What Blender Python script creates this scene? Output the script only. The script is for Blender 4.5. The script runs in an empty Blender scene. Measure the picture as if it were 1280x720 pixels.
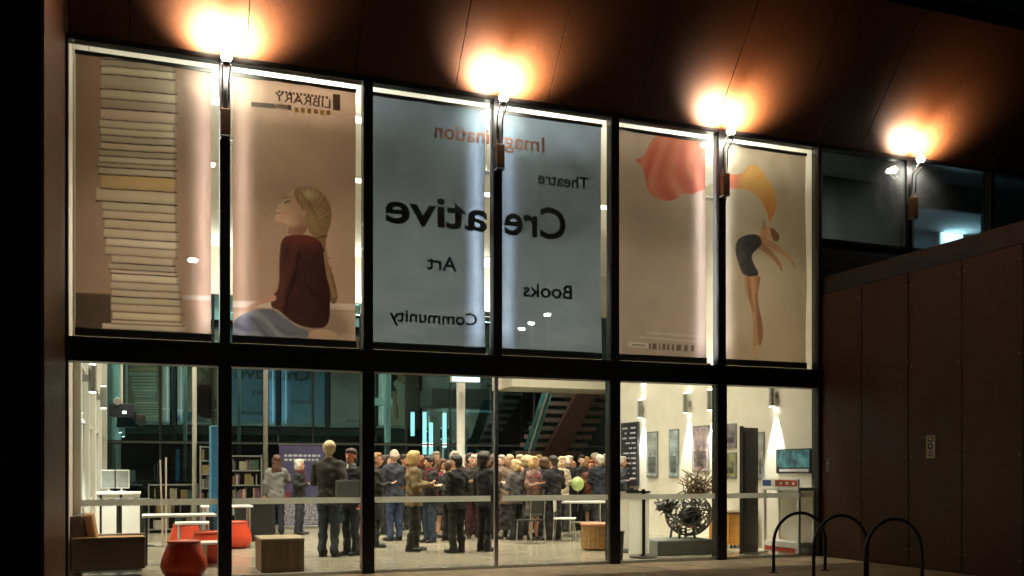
import bpy, bmesh, math, random
import numpy as np
from mathutils import Vector, Matrix, Euler
random.seed(7); rng = np.random.default_rng(7)
sc = bpy.context.scene; COL = sc.collection
R = math.radians

# ------------------------------------------------------------------ camera
F, CX, HY, CAMD, EZ = 1200.0, 640.0, 588.0, 13.06, 1.4      # focal length and horizon in photo pixels
TH = math.atan((640 - 183) / 1200.0)                         # turned right of the facade normal
cam_data = bpy.data.cameras.new('camera'); cam = bpy.data.objects.new('camera', cam_data); COL.objects.link(cam)
cam.location = (0, -CAMD, EZ); cam.rotation_euler = (R(90), 0, -TH)
cam_data.sensor_width = 36; cam_data.lens = 36 * F / 1280; cam_data.shift_y = (HY - 360) / 1280
cam_data.clip_start = 0.1; cam_data.clip_end = 2000
sc.camera = cam

# ------------------------------------------------------------------ night sky and moon
world = bpy.data.worlds.new('World'); sc.world = world; world.use_nodes = True
wn = world.node_tree.nodes; wl = world.node_tree.links
sky = wn.new('ShaderNodeTexSky'); sky.sky_type = 'NISHITA'; sky.sun_disc = False
sky.sun_elevation = R(4); sky.sun_rotation = R(200)
wl.new(sky.outputs[0], wn['Background'].inputs[0]); wn['Background'].inputs[1].default_value = 0.0003
sun_d = bpy.data.lights.new('moon', 'SUN'); sun_d.energy = 0.004; sun_d.angle = R(0.5); sun_d.color = (1, .93, .85)
sun = bpy.data.objects.new('moon', sun_d); COL.objects.link(sun); sun.rotation_euler = (R(60), 0, R(-20))
sc.view_settings.view_transform = 'Standard'; sc.view_settings.look = 'None'
sc.view_settings.exposure = 0.0; sc.view_settings.gamma = 1.0
sc.render.engine = 'CYCLES'
cy = sc.cycles; cy.use_denoising = True; cy.max_bounces = 10; cy.transparent_max_bounces = 16
cy.diffuse_bounces = 4; cy.glossy_bounces = 4; cy.transmission_bounces = 6; cy.sample_clamp_indirect = 6.0
cy.caustics_reflective = False; cy.caustics_refractive = False
try: cy.denoiser = 'OPENIMAGEDENOISE'
except Exception: pass

# ------------------------------------------------------------------ pixel -> place helpers
def ray(px, py):
    a = (px - CX) / F; b = (HY - py) / F
    return (math.cos(TH) * a + math.sin(TH), -math.sin(TH) * a + math.cos(TH), b)
def aty(px, py, y):
    r = ray(px, py); t = (y + CAMD) / r[1]; return Vector((r[0] * t, y, EZ + r[2] * t))
def atz(px, py, z=0.0):
    r = ray(px, py); t = (z - EZ) / r[2]; return Vector((r[0] * t, r[1] * t - CAMD, z))
def atx(px, py, x):
    r = ray(px, py); t = x / r[0]; return Vector((x, r[1] * t - CAMD, EZ + r[2] * t))
def proj(x, y, z):
    dx, dy = x, y + CAMD
    X = math.cos(TH) * dx - math.sin(TH) * dy; Z = math.sin(TH) * dx + math.cos(TH) * dy
    return CX + F * X / Z, HY - F * (z - EZ) / Z

# ------------------------------------------------------------------ materials
def lin(c): return tuple((v / 255 / 12.92) if v / 255 <= .04045 else (((v / 255) + .055) / 1.055) ** 2.4 for v in c)
MATS = {}
def mat(name, color, rough=.6, metal=0, var=.12, scale=8.0, bump=.0, bscale=60.0, stretch=(1, 1, 1), spec=.5, coat=0.0):
    if name in MATS: return MATS[name]
    m = bpy.data.materials.new(name); m.use_nodes = True
    n = m.node_tree.nodes; l = m.node_tree.links; b = n['Principled BSDF']
    tc = n.new('ShaderNodeTexCoord'); mp = n.new('ShaderNodeMapping'); mp.inputs['Scale'].default_value = stretch
    l.new(tc.outputs['Object'], mp.inputs[0])
    nz = n.new('ShaderNodeTexNoise'); nz.inputs['Scale'].default_value = scale; nz.inputs['Detail'].default_value = 6
    l.new(mp.outputs[0], nz.inputs['Vector'])
    rp = n.new('ShaderNodeValToRGB')
    rp.color_ramp.elements[0].position = .3; rp.color_ramp.elements[1].position = .7
    rp.color_ramp.elements[0].color = tuple(v * (1 - var) for v in color) + (1,)
    rp.color_ramp.elements[1].color = tuple(min(1, v * (1 + var)) for v in color) + (1,)
    l.new(nz.outputs[0], rp.inputs[0]); l.new(rp.outputs[0], b.inputs['Base Color'])
    mr = n.new('ShaderNodeMapRange'); mr.inputs[3].default_value = max(0.02, rough - .08); mr.inputs[4].default_value = min(1, rough + .08)
    l.new(nz.outputs[0], mr.inputs[0]); l.new(mr.outputs[0], b.inputs['Roughness'])
    b.inputs['Metallic'].default_value = metal; b.inputs['Specular IOR Level'].default_value = spec
    b.inputs['Coat Weight'].default_value = coat
    if bump:
        nb = n.new('ShaderNodeTexNoise'); nb.inputs['Scale'].default_value = bscale; nb.inputs['Detail'].default_value = 4
        l.new(mp.outputs[0], nb.inputs['Vector'])
        bp = n.new('ShaderNodeBump'); bp.inputs['Strength'].default_value = bump; bp.inputs['Distance'].default_value = .02
        l.new(nb.outputs[0], bp.inputs['Height']); l.new(bp.outputs[0], b.inputs['Normal'])
    MATS[name] = m; return m
def wood(name, color, along=2, rough=.5, var=.35, coat=0.0, bump=.12):
    st = [14, 14, 14]; st[along] = .9
    m = mat(name, color, rough, 0, var, 1.6, bump, 4.0, tuple(st), .4, coat)
    return m
def emit(name, color, strength):
    if name in MATS: return MATS[name]
    m = bpy.data.materials.new(name); m.use_nodes = True
    b = m.node_tree.nodes['Principled BSDF']; b.inputs['Base Color'].default_value = tuple(color) + (1,)
    b.inputs['Emission Color'].default_value = tuple(color) + (1,); b.inputs['Emission Strength'].default_value = strength
    MATS[name] = m; return m
def glass(name, tint=(.93, .97, .95), refl=1.0, glow_veil=.012, rtint=(1, 1, 1), ior=1.5):
    m = bpy.data.materials.new(name); m.use_nodes = True
    n = m.node_tree.nodes; l = m.node_tree.links
    for x in list(n):
        if x.type == 'BSDF_PRINCIPLED': n.remove(x)
    out = n['Material Output']
    tr = n.new('ShaderNodeBsdfTransparent'); tr.inputs[0].default_value = tint + (1,)
    gl = n.new('ShaderNodeBsdfGlossy'); gl.inputs['Roughness'].default_value = .0; gl.inputs['Color'].default_value = rtint + (1,)
    fr = n.new('ShaderNodeFresnel'); fr.inputs['IOR'].default_value = ior
    mu = n.new('ShaderNodeMath'); mu.operation = 'MULTIPLY'; mu.use_clamp = True; mu.inputs[1].default_value = refl
    l.new(fr.outputs[0], mu.inputs[0])
    mx = n.new('ShaderNodeMixShader'); l.new(mu.outputs[0], mx.inputs[0]); l.new(tr.outputs[0], mx.inputs[1]); l.new(gl.outputs[0], mx.inputs[2])
    df = n.new('ShaderNodeBsdfDiffuse'); df.inputs[0].default_value = (.8, .8, .78, 1)
    nz = n.new('ShaderNodeTexNoise'); nz.inputs['Scale'].default_value = 3.5; nz.inputs['Detail'].default_value = 8
    tc = n.new('ShaderNodeTexCoord'); l.new(tc.outputs['Object'], nz.inputs['Vector'])
    mm = n.new('ShaderNodeMath'); mm.operation = 'MULTIPLY'; mm.inputs[1].default_value = glow_veil * 2; l.new(nz.outputs[0], mm.inputs[0])
    m2 = n.new('ShaderNodeMixShader'); l.new(mm.outputs[0], m2.inputs[0]); l.new(mx.outputs[0], m2.inputs[1]); l.new(df.outputs[0], m2.inputs[2])
    l.new(m2.outputs[0], out.inputs[0]); MATS[name] = m; return m

M_black = mat('charcoal_aluminium', (.018, .017, .016), .42, .3, .15, 5)
M_soffit = wood('soffit_timber', (.105, .036, .011), 1, .6, .10, bump=.03)
M_clads = [wood('cladding_timber_%d' % i, tuple(v * f for v in (.082, .035, .017)), 2, .5, .12, bump=.04) for i, f in enumerate((1.0, .88, 1.1))]
M_seam = mat('seam_shadow_gap', (.012, .009, .008), .8)
M_dark = mat('dark_render', (.02, .015, .014), .85, 0, .2, 3)
M_white = mat('white_plaster', (.74, .70, .60), .75, 0, .05, 3, .03, 40)
M_whitep = mat('white_laminate', (.78, .77, .73), .35, 0, .04, 4)
M_ceil = mat('ceiling_white', (.80, .78, .72), .85, 0, .04, 2)
M_floor = mat('polished_floor', (.30, .265, .20), .22, 0, .07, .7, .0, 15)
M_pave = mat('beige_paving', (.50, .38, .25), .78, 0, .25, 3.0, .25, 30)
M_asph = mat('night_asphalt', (.05, .05, .05), .9, 0, .3, 5, .3, 60)
M_steel = mat('brushed_steel', (.55, .55, .54), .3, 1, .1, 20)
M_blacksteel = mat('black_powdercoat', (.02, .02, .02), .4, .2, .2, 20)
M_bronze = mat('bronze_housing', (.16, .075, .035), .45, .6, .2, 12)
M_glass = glass('window_glass', glow_veil=.022, ior=1.45, refl=.55)  # diffuse veil added so lamp halos show on the panes
M_bglass = glass('back_glass', (.22, .36, .38), 10.5, .003, (.38, .86, 1.0))
def film_mat(name='frosted_film', col=(.85, .85, .80), clear=.22):
    m = bpy.data.materials.new(name); m.use_nodes = True; n = m.node_tree.nodes; l = m.node_tree.links
    n.remove(n['Principled BSDF']); d = n.new('ShaderNodeBsdfDiffuse'); t = n.new('ShaderNodeBsdfTranslucent'); tr = n.new('ShaderNodeBsdfTransparent')
    d.inputs[0].default_value = (.7, .7, .66, 1); t.inputs[0].default_value = col + (1,); a = n.new('ShaderNodeMixShader'); b = n.new('ShaderNodeMixShader')
    a.inputs[0].default_value = .75; b.inputs[0].default_value = clear
    l.new(d.outputs[0], a.inputs[1]); l.new(t.outputs[0], a.inputs[2]); l.new(a.outputs[0], b.inputs[1]); l.new(tr.outputs[0], b.inputs[2]); l.new(b.outputs[0], n['Material Output'].inputs[0])
    return m
M_bglass2 = glass('back_glass_clear', (.25, .40, .42), 2.6, .003, (.5, .9, 1.0)); M_frost = film_mat(); M_acryl = film_mat('white_acrylic', (.95, .95, .90), .12); M_filmgrey = film_mat('grey_film', (.28, .31, .30), .1)
M_oak = wood('oak', (.36, .20, .075), 0, .45, .25)
M_benchw = wood('bench_oak', (.23, .145, .07), 2, .5, .25)
M_red = mat('red_vinyl', (.62, .055, .018), .38, 0, .10, 4, .02, 30, spec=.5)
M_leather = mat('brown_leather', (.075, .040, .026), .45, 0, .2, 9, .08, 60)
M_tan = mat('tan_leather', (.40, .20, .075), .5, 0, .15, 9, .08, 60)
M_grey = mat('grey_laminate', (.20, .21, .20), .6, 0, .1, 6)
M_blue = mat('blue_panel', (.03, .20, .42), .5, 0, .08, 6)
M_purple = mat('purple_banner', (.06, .055, .14), .6, 0, .18, 3)
M_ink = mat('dark_ink', (.03, .032, .035), .7)
M_lightink = mat('pale_ink', (.55, .55, .6), .7)

# ------------------------------------------------------------------ mesh helpers
class MB:
    def __init__(s): s.v = []; s.f = []
    def add(s, vs, fs):
        o = len(s.v); s.v += [tuple(p) for p in vs]; s.f += [tuple(i + o for i in f) for f in fs]; return s
    def box(s, lo, hi, M=None):
        x0, y0, z0 = lo; x1, y1, z1 = hi
        vs = [Vector(p) for p in ((x0,y0,z0),(x1,y0,z0),(x1,y1,z0),(x0,y1,z0),(x0,y0,z1),(x1,y0,z1),(x1,y1,z1),(x0,y1,z1))]
        if M is not None: vs = [M @ v for v in vs]
        return s.add(vs, [(0,3,2,1),(4,5,6,7),(0,1,5,4),(1,2,6,5),(2,3,7,6),(3,0,4,7)])
    def rings(s, rs, caps=True):
        n = len(rs[0]); o = len(s.v); fs = []
        for i in range(len(rs) - 1):
            for k in range(n):
                a = i * n + k; b = i * n + (k + 1) % n; fs.append((a, b, b + n, a + n))
        vs = [p for r in rs for p in r]
        if caps: fs.append(tuple(range(n))[::-1]); fs.append(tuple(range((len(rs) - 1) * n, len(rs) * n)))
        return s.add(vs, fs)
    def lathe(s, prof, c=(0, 0, 0), n=24):
        c = Vector(c)
        return s.rings([[c + Vector((r * math.cos(2*math.pi*k/n), r * math.sin(2*math.pi*k/n), z)) for k in range(n)] for r, z in prof])
    def tube(s, pts, r, n=8, r2=None):
        pts = [Vector(p) for p in pts]; rs = []; up = None
        for i, p in enumerate(pts):
            d = (pts[min(i+1, len(pts)-1)] - pts[max(i-1, 0)]).normalized()
            if up is None:
                up = Vector((0, 0, 1)) if abs(d.z) < .9 else Vector((1, 0, 0))
            a = d.cross(up).normalized(); b = a.cross(d).normalized(); up = b
            rr = r if r2 is None else r + (r2 - r) * i / max(1, len(pts) - 1)
            rs.append([p + (a * math.cos(2*math.pi*k/n) + b * math.sin(2*math.pi*k/n)) * rr for k in range(n)])
        return s.rings(rs)
    def capsule(s, a, b, ra, rb, n=10, flat=1.0):
        a = Vector(a); b = Vector(b); d = b - a; L = d.length
        if L < 1e-6: d = Vector((0, 0, 1)); 
        d = d.normalized(); u = Vector((1, 0, 0)) if abs(d.x) < .8 else Vector((0, 1, 0))
        p = (u - d * u.dot(d)).normalized(); q = d.cross(p)
        rs = []
        for t in (-85, -55, -25, 0): rs.append((a + d * ra * math.sin(R(t)), ra * math.cos(R(t))))
        for t in (0, 25, 55, 85): rs.append((b + d * rb * math.sin(R(t)), rb * math.cos(R(t))))
        return s.rings([[c + (p * math.cos(2*math.pi*k/n) + q * math.sin(2*math.pi*k/n) * flat) * r for k in range(n)] for c, r in rs])
    def ball(s, c, r, n=14, m=9, M=None):
        c = Vector(c); r = (r, r, r) if not hasattr(r, '__len__') else r
        rs = []
        for i in range(m):
            t = -math.pi/2 + math.pi * (i + .5) / m if 0 else R(-86 + 172 * i / (m - 1))
            ring = []
            for k in range(n):
                v = Vector((r[0]*math.cos(t)*math.cos(2*math.pi*k/n), r[1]*math.cos(t)*math.sin(2*math.pi*k/n), r[2]*math.sin(t)))
                if M is not None: v = M @ v
                ring.append(c + v)
            rs.append(ring)
        return s.rings(rs)
    def loft(s, prof, n=18):       # (z, rx, ry, cx, cy)
        return s.rings([[Vector((cx + rx*math.cos(2*math.pi*k/n), cy + ry*math.sin(2*math.pi*k/n), z)) for k in range(n)] for z, rx, ry, cx, cy in prof])
    def mesh(s, name):
        me = bpy.data.meshes.new(name); me.from_pydata(s.v, [], s.f); me.update(); return me
    def build(s, name, m, parent=None, bevel=0, smooth=False, seg=2):
        me = s.mesh(name); me.materials.append(m)
        if smooth:
            me.polygons.foreach_set('use_smooth', [True] * len(me.polygons))
        o = bpy.data.objects.new(name, me); COL.objects.link(o)
        if parent is not None: o.parent = parent
        if bevel:
            b = o.modifiers.new('bevel', 'BEVEL'); b.width = bevel; b.segments = seg; b.limit_method = 'ANGLE'
        return o
def tag(o, label=None, cat=None, group=None, kind=None):
    if label: o['label'] = label
    if cat: o['category'] = cat
    if group: o['group'] = group
    if kind: o['kind'] = kind
    return o
def empty(name, loc=(0, 0, 0), rz=0, label=None, cat=None, group=None):
    o = bpy.data.objects.new(name, None); COL.objects.link(o); o.location = loc; o.rotation_euler = (0, 0, rz)
    o.empty_display_size = .1
    return tag(o, label, cat, group)
def bx(lo, hi, name, m, parent=None, bevel=0): return MB().box(lo, hi).build(name, m, parent, bevel)
def lamp(kind, name, parent, loc, energy, color, target=None, size=.1, size_y=None, spot=60, blend=.5, spread=None):
    d = bpy.data.lights.new(name, kind); d.energy = energy; d.color = color
    if kind == 'AREA':
        d.shape = 'RECTANGLE'; d.size = size; d.size_y = size_y or size
        if spread: d.spread = R(spread)
    elif kind == 'SPOT': d.spot_size = R(spot); d.spot_blend = blend; d.shadow_soft_size = size
    else: d.shadow_soft_size = size
    o = bpy.data.objects.new(name, d); COL.objects.link(o); o.parent = parent; o.location = loc
    if target is not None:
        o.rotation_euler = (Vector(target)).to_track_quat('-Z', 'Y').to_euler()
    return o

# ================================================================== SETTING
ZT, ZB0, ZB1 = 6.75, 2.75, 3.05
U = [-0.93 + 1.885 * k for k in range(10)]        # mullion lines along the facade
XL, XR = U[0], U[6] + .02                          # side walls
YB = 12.3                                          # back glazing
tag(bx((-300, -300, -.5), (300, 300, -.14), 'ground', M_asph), kind='structure')
pav = tag(bx((-14, -9, -.3), (26, .02, -.022), 'pavement', mat('paving_joint', (.16, .13, .09), .9)), kind='structure')
M_paves = [mat('beige_paving_%d' % i, tuple(v * f for v in (.50, .38, .25)), .75, 0, .22, 3.0, .2, 30) for i, f in enumerate((1, .9, 1.07, .96))]
for ix in range(24):
    for iy in range(12):
        x_ = -1.4 + ix * .6; y_ = -.06 - (iy + 1) * .6
        MB().box((x_ + .004, y_ + .004, -.03), (x_ + .596, y_ + .596, -.012 + random.uniform(-.001, .001))).build('paving_slab', random.choice(M_paves), pav)
tag(bx((XL, .02, -.3), (XR, YB + .2, 0), 'floor', M_floor), kind='structure')

bld = empty('library_building', (0, 0, 0), 0, 'night-lit library with tall glazed front under tilted timber eaves', 'building')
# --- mullions and beam
for k in range(7):
    w = .075 if k in (0, 6) else .065
    x0, x1 = U[k] - w, U[k] + w
    if k == 0: x0, x1 = U[0], U[0] + .03
    if k == 6: x0, x1 = U[6] - .04, U[6] + .02
    bx((x0, -.09, ZB1), (x1, .09, ZT), 'mullion', M_black, bld, .006)
    if k == 3:
        bx((U[k] - .028, -.03, -.02), (U[k] + .028, .03, ZB0), 'door_stile', M_steel, bld, .004)
    else:
        ww = w + (.02 if k in (1, 2, 4, 5) else 0)
        if k not in (0, 6): x0, x1 = U[k] - ww, U[k] + ww
        bx((x0, -.09, -.05), (x1, .09, ZB0), 'mullion', M_black, bld, .006)
bx((XL, -.12, ZB0), (XR, .14, ZB1 - .06), 'transom_beam', M_black, bld, .008)
bx((XL, -.14, ZB1 - .06), (XR, .10, ZB1), 'transom_cap', M_black, bld, .004)
bx((XL, -.06, ZT - .02), (U[9] + 1.9, .10, ZT + .05), 'head_frame', M_black, bld)
bx((XL, -.05, -.04), (XR, .05, .03), 'door_sill', M_steel, bld, .004)
for k in range(7, 10):
    bx((U[k] - .055, -.07, 4.4), (U[k] + .055, .09, ZT), 'mullion', M_black, bld, .006)
bx((XR + .002, -.05, 4.3), (U[9] + 1.9, .12, 5.2), 'spandrel', mat('spandrel_grey', (.03, .03, .031), .5), bld)
bx((XR + .002, -.07, 5.2), (U[9] + 1.9, .12, 5.235), 'window_sill', M_black, bld)
# --- panes
for k in range(6):
    bx((U[k] + .067, -.012, ZB1 + .002), (U[k+1] - .067, 0, ZT - .022), 'glass_pane', M_glass, bld)
    g = bx((U[k] + .088, -.012, .032), (U[k+1] - .088, 0, ZB0 - .002), 'glass_pane', M_glass, bld)
    f = bx((U[k] + .09, -.017, .955), (U[k+1] - .09, -.0135, 1.035), 'frosted_band', M_frost, g)
for k in range(6, 10):
    bx((U[k] + .057, -.012, 5.237), (U[k+1] - .057 if k < 9 else U[9] + 1.8, 0, ZT - .022), 'glass_pane', M_glass, bld)
# --- tilted timber soffit, panel by panel
SL, SW = 1.255, 1.40                                # rise per metre outwards, projection
sdir = Vector((0, -1, SL)).normalized(); snor = Vector((0, -SL, -1)).normalized(); slen = SW * math.hypot(1, SL)
org = Vector((0, -.03, ZT + .05))
sof = MB(); 
def slope_box(mb, x0, x1, a, b, t0, t1):
    P = lambda x, s_, t: org + Vector((x, 0, 0)) + sdir * s_ + snor * t
    return mb.add([P(x0,a,t0),P(x1,a,t0),P(x1,b,t0),P(x0,b,t0),P(x0,a,t1),P(x1,a,t1),P(x1,b,t1),P(x0,b,t1)],
                  [(0,3,2,1),(4,5,6,7),(0,1,5,4),(1,2,6,5),(2,3,7,6),(3,0,4,7)])
soffit = slope_box(sof, XL, U[9] + 2.0, 0, slen, -.12, -.03).build('soffit', M_seam, bld)
x = XL + .004
edges = [XL + .004] + [-.2 + 1.43 * i for i in range(12)] + [U[9] + 2]
for a, b in zip(edges[:-1], edges[1:]):
    jit = random.uniform(-.002, .002)
    slope_box(MB(), a + .005, b - .005, .004, slen, -.028, 0 + jit).build('soffit_panel', M_soffit, soffit, .003)
bx((XL - 2.2, -SW - .02, ZT + .05 + SW * SL + .03), (U[9] + 2.2, -SW + .02, ZT + .05 + SW * SL + .25), 'fascia', M_black, bld)
bx((XL - 2.2, -SW + .02, ZT + .05 + SW * SL + .02), (U[9] + 2.2, YB + .4, ZT + .05 + SW * SL + .22), 'roof', M_dark, bld)
# --- wing wall at the left end
bx((XL - 2.6, -2.72, -.3), (XL - .03, .3, 9.4), 'wing_wall', M_dark, bld)
wp = MB().box((XL - .03, -2.70, -.1), (XL, -.002, 9.3)).build('wing_wall_lining', mat('lining_brown', (.20, .10, .05), .42, .2, .2, 4, .05, 30), bld)
slope_box(MB(), XL + .002, XL + .03, .01, slen, 0.004, .016).build('corner_trim', M_steel, bld)
# --- low annex on the right, clad in timber panels
bx((XR + .05, -8, -.3), (20, -.06, 4.22), 'annex_wall', M_seam, bld)
annex = bx((XR + .03, -8, 4.3), (20, -.055, 4.58), 'parapet', mat('parapet_metal', (.04, .036, .034), .5, .4), bld, .006)
ap = bld
ywall = bx((XR + .03, -8.0, -.1), (XR + .05, -.055, 4.3), 'cladding_frame', M_seam, bld)
for i in range(8):
    y1, y0 = -.06 - .98 * i if i else -.1, -.06 - .98 * (i + 1)
    MB().box((XR - .002 + random.uniform(-.002, .002), y0 + .006, .0), (XR + .03, y1 - .006, 4.28)).build('cladding_panel', M_clads[(0, 1, 0, 2, 1, 0, 2, 1)[i]], ywall, .003)
    for zz_ in (.25, 1.6, 2.9, 4.1):
        for yy_ in (y0 + .06, y1 - .06): MB().ball((XR - .002, yy_, zz_), (.004, .009, .009), 8, 5).build('screw_head', M_steel, ywall)
# --- interior shell
bx((XL - .03, .301, -.1), (XL - .001, YB, 8.2), 'left_wall', M_white, bld)
bx((XR + .001, .14, -.1), (XR + .2, 7.3, 7.2), 'right_wall', M_white, bld)
bx((XR + .2, 7.1, -.1), (16, 7.3, 7.2), 'passage_wall', M_white, bld)
bx((XR + 3.7, 7.3, -.1), (XR + 3.9, YB, 7.2), 'passage_wall', M_white, bld)
tag(bx((XR, 7.31, -.3), (XR + 3.7, YB + .2, -.004), 'passage_floor', M_floor), kind='structure')
bx((XL, .12, 7.05), (XR + 3.5, YB + .1, 7.2), 'ceiling', M_ceil, bld)
bx((XL, YB - .15, 5.85), (XR + 3, YB, 7.05), 'bulkhead', M_white, bld)
# left wall pilasters and windows
for y, w in ((1.2, .3), (3.2, .35), (5.2, .3), (7.6, .35), (10.2, .35)):
    bx((XL, y, 0), (XL + .10, y + w, 7.0), 'pilaster', M_whitep, bld, .01)
for y0, y1 in ((1.6, 3.1), (3.7, 5.1), (5.7, 7.5), (8.1, 10.1)):
    g = bx((XL + .002, y0, .9), (XL + .012, y1, 2.9), 'side_window', mat('side_window_glass', (.28, .36, .33), .1), bld)
    for yy in (y0, (y0 + y1) / 2, y1 - .05):
        bx((XL + .012, yy, .9), (XL + .05, yy + .05, 2.9), 'window_bar', M_whitep, g)
    for zz in (.88, 2.1, 2.9):
        bx((XL + .012, y0 - .02, zz), (XL + .06, y1 + .02, zz + .05), 'window_rail', M_whitep, g)
# back glazing: frames and panes
XBE = 14.1
nb = 12
bw = (XBE - XL) / nb
for i in range(nb + 1):
    xx = XL + i * bw
    bx((xx - .02, YB - .03, 0), (xx + .02, YB + .05, 5.85), 'back_mullion', M_blacksteel, bld)
bx((XL, YB - .07, 2.08), (XBE, YB - .061, 2.11), 'back_rail', mat('rail_grey', (.12, .13, .125), .4, .5), bld)
bx((XL, YB - .06, 2.07), (XBE, YB + .05, 2.13), 'back_rail', M_blacksteel, bld)
for i in range(nb):
    xx = XL + i * bw
    gm = M_bglass if xx + bw / 2 < 6.3 else M_bglass2
    bx((xx + .032, YB, .02), (xx + bw - .032, YB + .012, 2.06), 'back_pane', M_bglass2, bld)
    bx((xx + .032, YB, 2.14), (xx + bw - .032, YB + .012, 5.84), 'back_pane', gm, bld)
# court behind the back glazing
bx((XL - 3, YB + 7, -.3), (22, YB + 7.3, 8.5), 'court_wall', mat('court_grey', (.02, .026, .028), .8, 0, .3, 2), bld)
bx((XL - 3, YB + .06, -.3), (22, YB + 7, -.05), 'court_floor', M_asph, bld)
# upper room seen through the high windows on the right
M_uw = mat('upper_wall', (.10, .115, .125), .8, 0, .1, 2); M_uc = mat('upper_ceiling', (.45, .50, .52), .8, 0, .06, 2)
bx((XR + .25, .14, 4.2), (24, 8, 4.35), 'upper_floor', M_grey, bld)
bx((XR + .25, .14, 7.21), (24, 8, 7.3), 'upper_ceiling', M_uc, bld)
oa = aty(1143, 257, 2.0); ob = aty(1231, 262, 2.0)
bx((XR + .25, 2.0, 4.35), (oa.x, 2.1, 7.2), 'upper_wall', M_uw, bld)
bx((oa.x, 2.0, oa.z), (24, 2.1, 7.2), 'upper_header', M_uw, bld)
bx((ob.x, 2.0, 4.35), (24, 2.1, oa.z), 'upper_wall', M_uw, bld)
bx((oa.x - .5, 2.1, oa.z), (24, 8, oa.z + .1), 'inner_ceiling', M_uc, bld)
bx((oa.x - .6, 2.1, 4.35), (oa.x - .5, 8, oa.z), 'inner_wall', M_uc, bld)
bx((oa.x - .5, 3.6, 4.35), (24, 3.7, oa.z), 'inner_back_wall', M_uc, bld)

# ================================================================== LIGHTS OF THE PLACE, PLUS ADDED FILL LIGHTS
WARM = (1.0, .80, .55); NEUT = (1.0, .91, .78); COOL = (.75, .92, 1.0)
M_hot = emit('lamp_glow', (1.0, .93, .8), 40)
# four lamp heads on the outside of every second mullion
names = ['between the book stack and the girl banners', 'between the two blue word banners', 'between the red scarf and the dancer banners', 'on the high windows above the timber annex']
for i, k in enumerate((1, 3, 5, 7)):
    e = empty('facade_lamp', (U[k], -.12, 5.72), 0, 'glowing uplight on a forked bracket %s' % names[i], 'lamp', 'uplights along the eaves')
    MB().box((-.06, -.09, 0), (.06, .03, .34)).build('ballast_box', M_bronze, e, .01)
    MB().box((-.062, -.092, -.025), (.062, .03, -.002)).build('end_cap', M_steel, e, .006)
    for sx in (-1, 1):
        MB().tube([(.04 * sx, -.03, .34), (.04 * sx, -.05, .72), (.055 * sx, -.20, .86)], .012).build('bracket_arm', M_steel, e, smooth=True)
    hd = MB().lathe([(.02, .83), (.045, .85), (.05, .885), (.045, .89)], (0, -.20, 0), 20).build('lamp_holder', M_steel, e, smooth=True)
    MB().ball((0, -.20, .955), (.068, .068, .066), 18, 11).build('bulb', M_hot, hd, smooth=True)
    for sx in (-1, 1):
        lamp('SPOT', 'uplight', e, (.085 * sx, -.22, .99), 560 if k < 7 else 430, (1.0, .80, .60), (.42 * sx + .06, .52, 1.0), .04, spot=104, blend=.95)
        lamp('SPOT', 'bloom_spot', e, (.10 * sx, -.20, .93), 75, (1.0, .95, .84), (.25 * sx, .9, -.8), .04, spot=110, blend=1.0)  # added spots, light the panes to imitate lamp bloom
    lamp('SPOT', 'halo', e, (0, -.22, 1.03), 230, (1.0, .62, .34), (.14, .36, 1.0), .05, spot=146, blend=1.0)
# uplights inside at the foot of the same mullions, grazing the banners
for i, k in enumerate((1, 3, 5)):
    e = empty('mullion_uplight', (U[k], .34, ZB1), 0, ['small uplight behind the book stack banner foot', 'small uplight behind the blue banner foot', 'small uplight behind the dancer banner foot'][i], 'lamp', 'uplights inside the front glazing')
    MB().box((-.03, -.2, -.1), (.03, .0, -.04)).build('bracket', M_blacksteel, e)
    MB().lathe([(.05, -.1), (.06, 0), (.055, .08)], (0, 0, 0), 16).build('housing', M_blacksteel, e, smooth=True)
    for sx in (-1, 1):
        lamp('SPOT', 'beam', e, (.06 * sx, 0, .10), 130, (.95, .95, 1.0), (.045 * sx, -.055, 1), .02, spot=24, blend=.7)
        lamp('SPOT', 'beam', e, (.06 * sx, 0, .10), 26, (.95, .95, 1.0), (.35 * sx, -.16, 1), .03, spot=60, blend=.9)
    for sx in (-1, 1):  # added unseen battens, put in for the bright bands on the banners
        bt = MB().box((sx * .24 - .018, .02, .15), (sx * .24 + .018, .05, 3.45)).build('added_batten', M_whitep, e)
        lamp('AREA', 'band_fill', e, (sx * .24, .015, 1.8), (8.5 if sx < 0 else 5.5), (.97, .93, 1.0), (0, -1, 0), .03, 3.3, spread=100)
# ceiling panels (hidden from the street by the banners)
g = 0
for yy in (2.2, 5.4, 8.6, 11.0):
    for xx in (.6, 3.4, 6.2, 9.0):
        e = empty('ceiling_light', (xx, yy, 7.05), 0, 'recessed ceiling light panel in the white hall ceiling', 'ceiling light', 'ceiling lights of the hall')
        MB().box((-.62, -.17, -.03), (.62, .17, -.002)).build('frame', M_whitep, e)
        MB().box((-.58, -.13, -.036), (.58, .13, -.031)).build('diffuser', emit('panel_glow', (1, .93, .8), 3.0), e)
        lamp('AREA', 'panel_light', e, (0, 0, -.06), {2.2: 120, 5.4: 130, 8.6: 75, 11.0: 22}[yy], (1.0, .87, .68), (0, 0, -1), 1.1, .24, spread=105)
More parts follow.
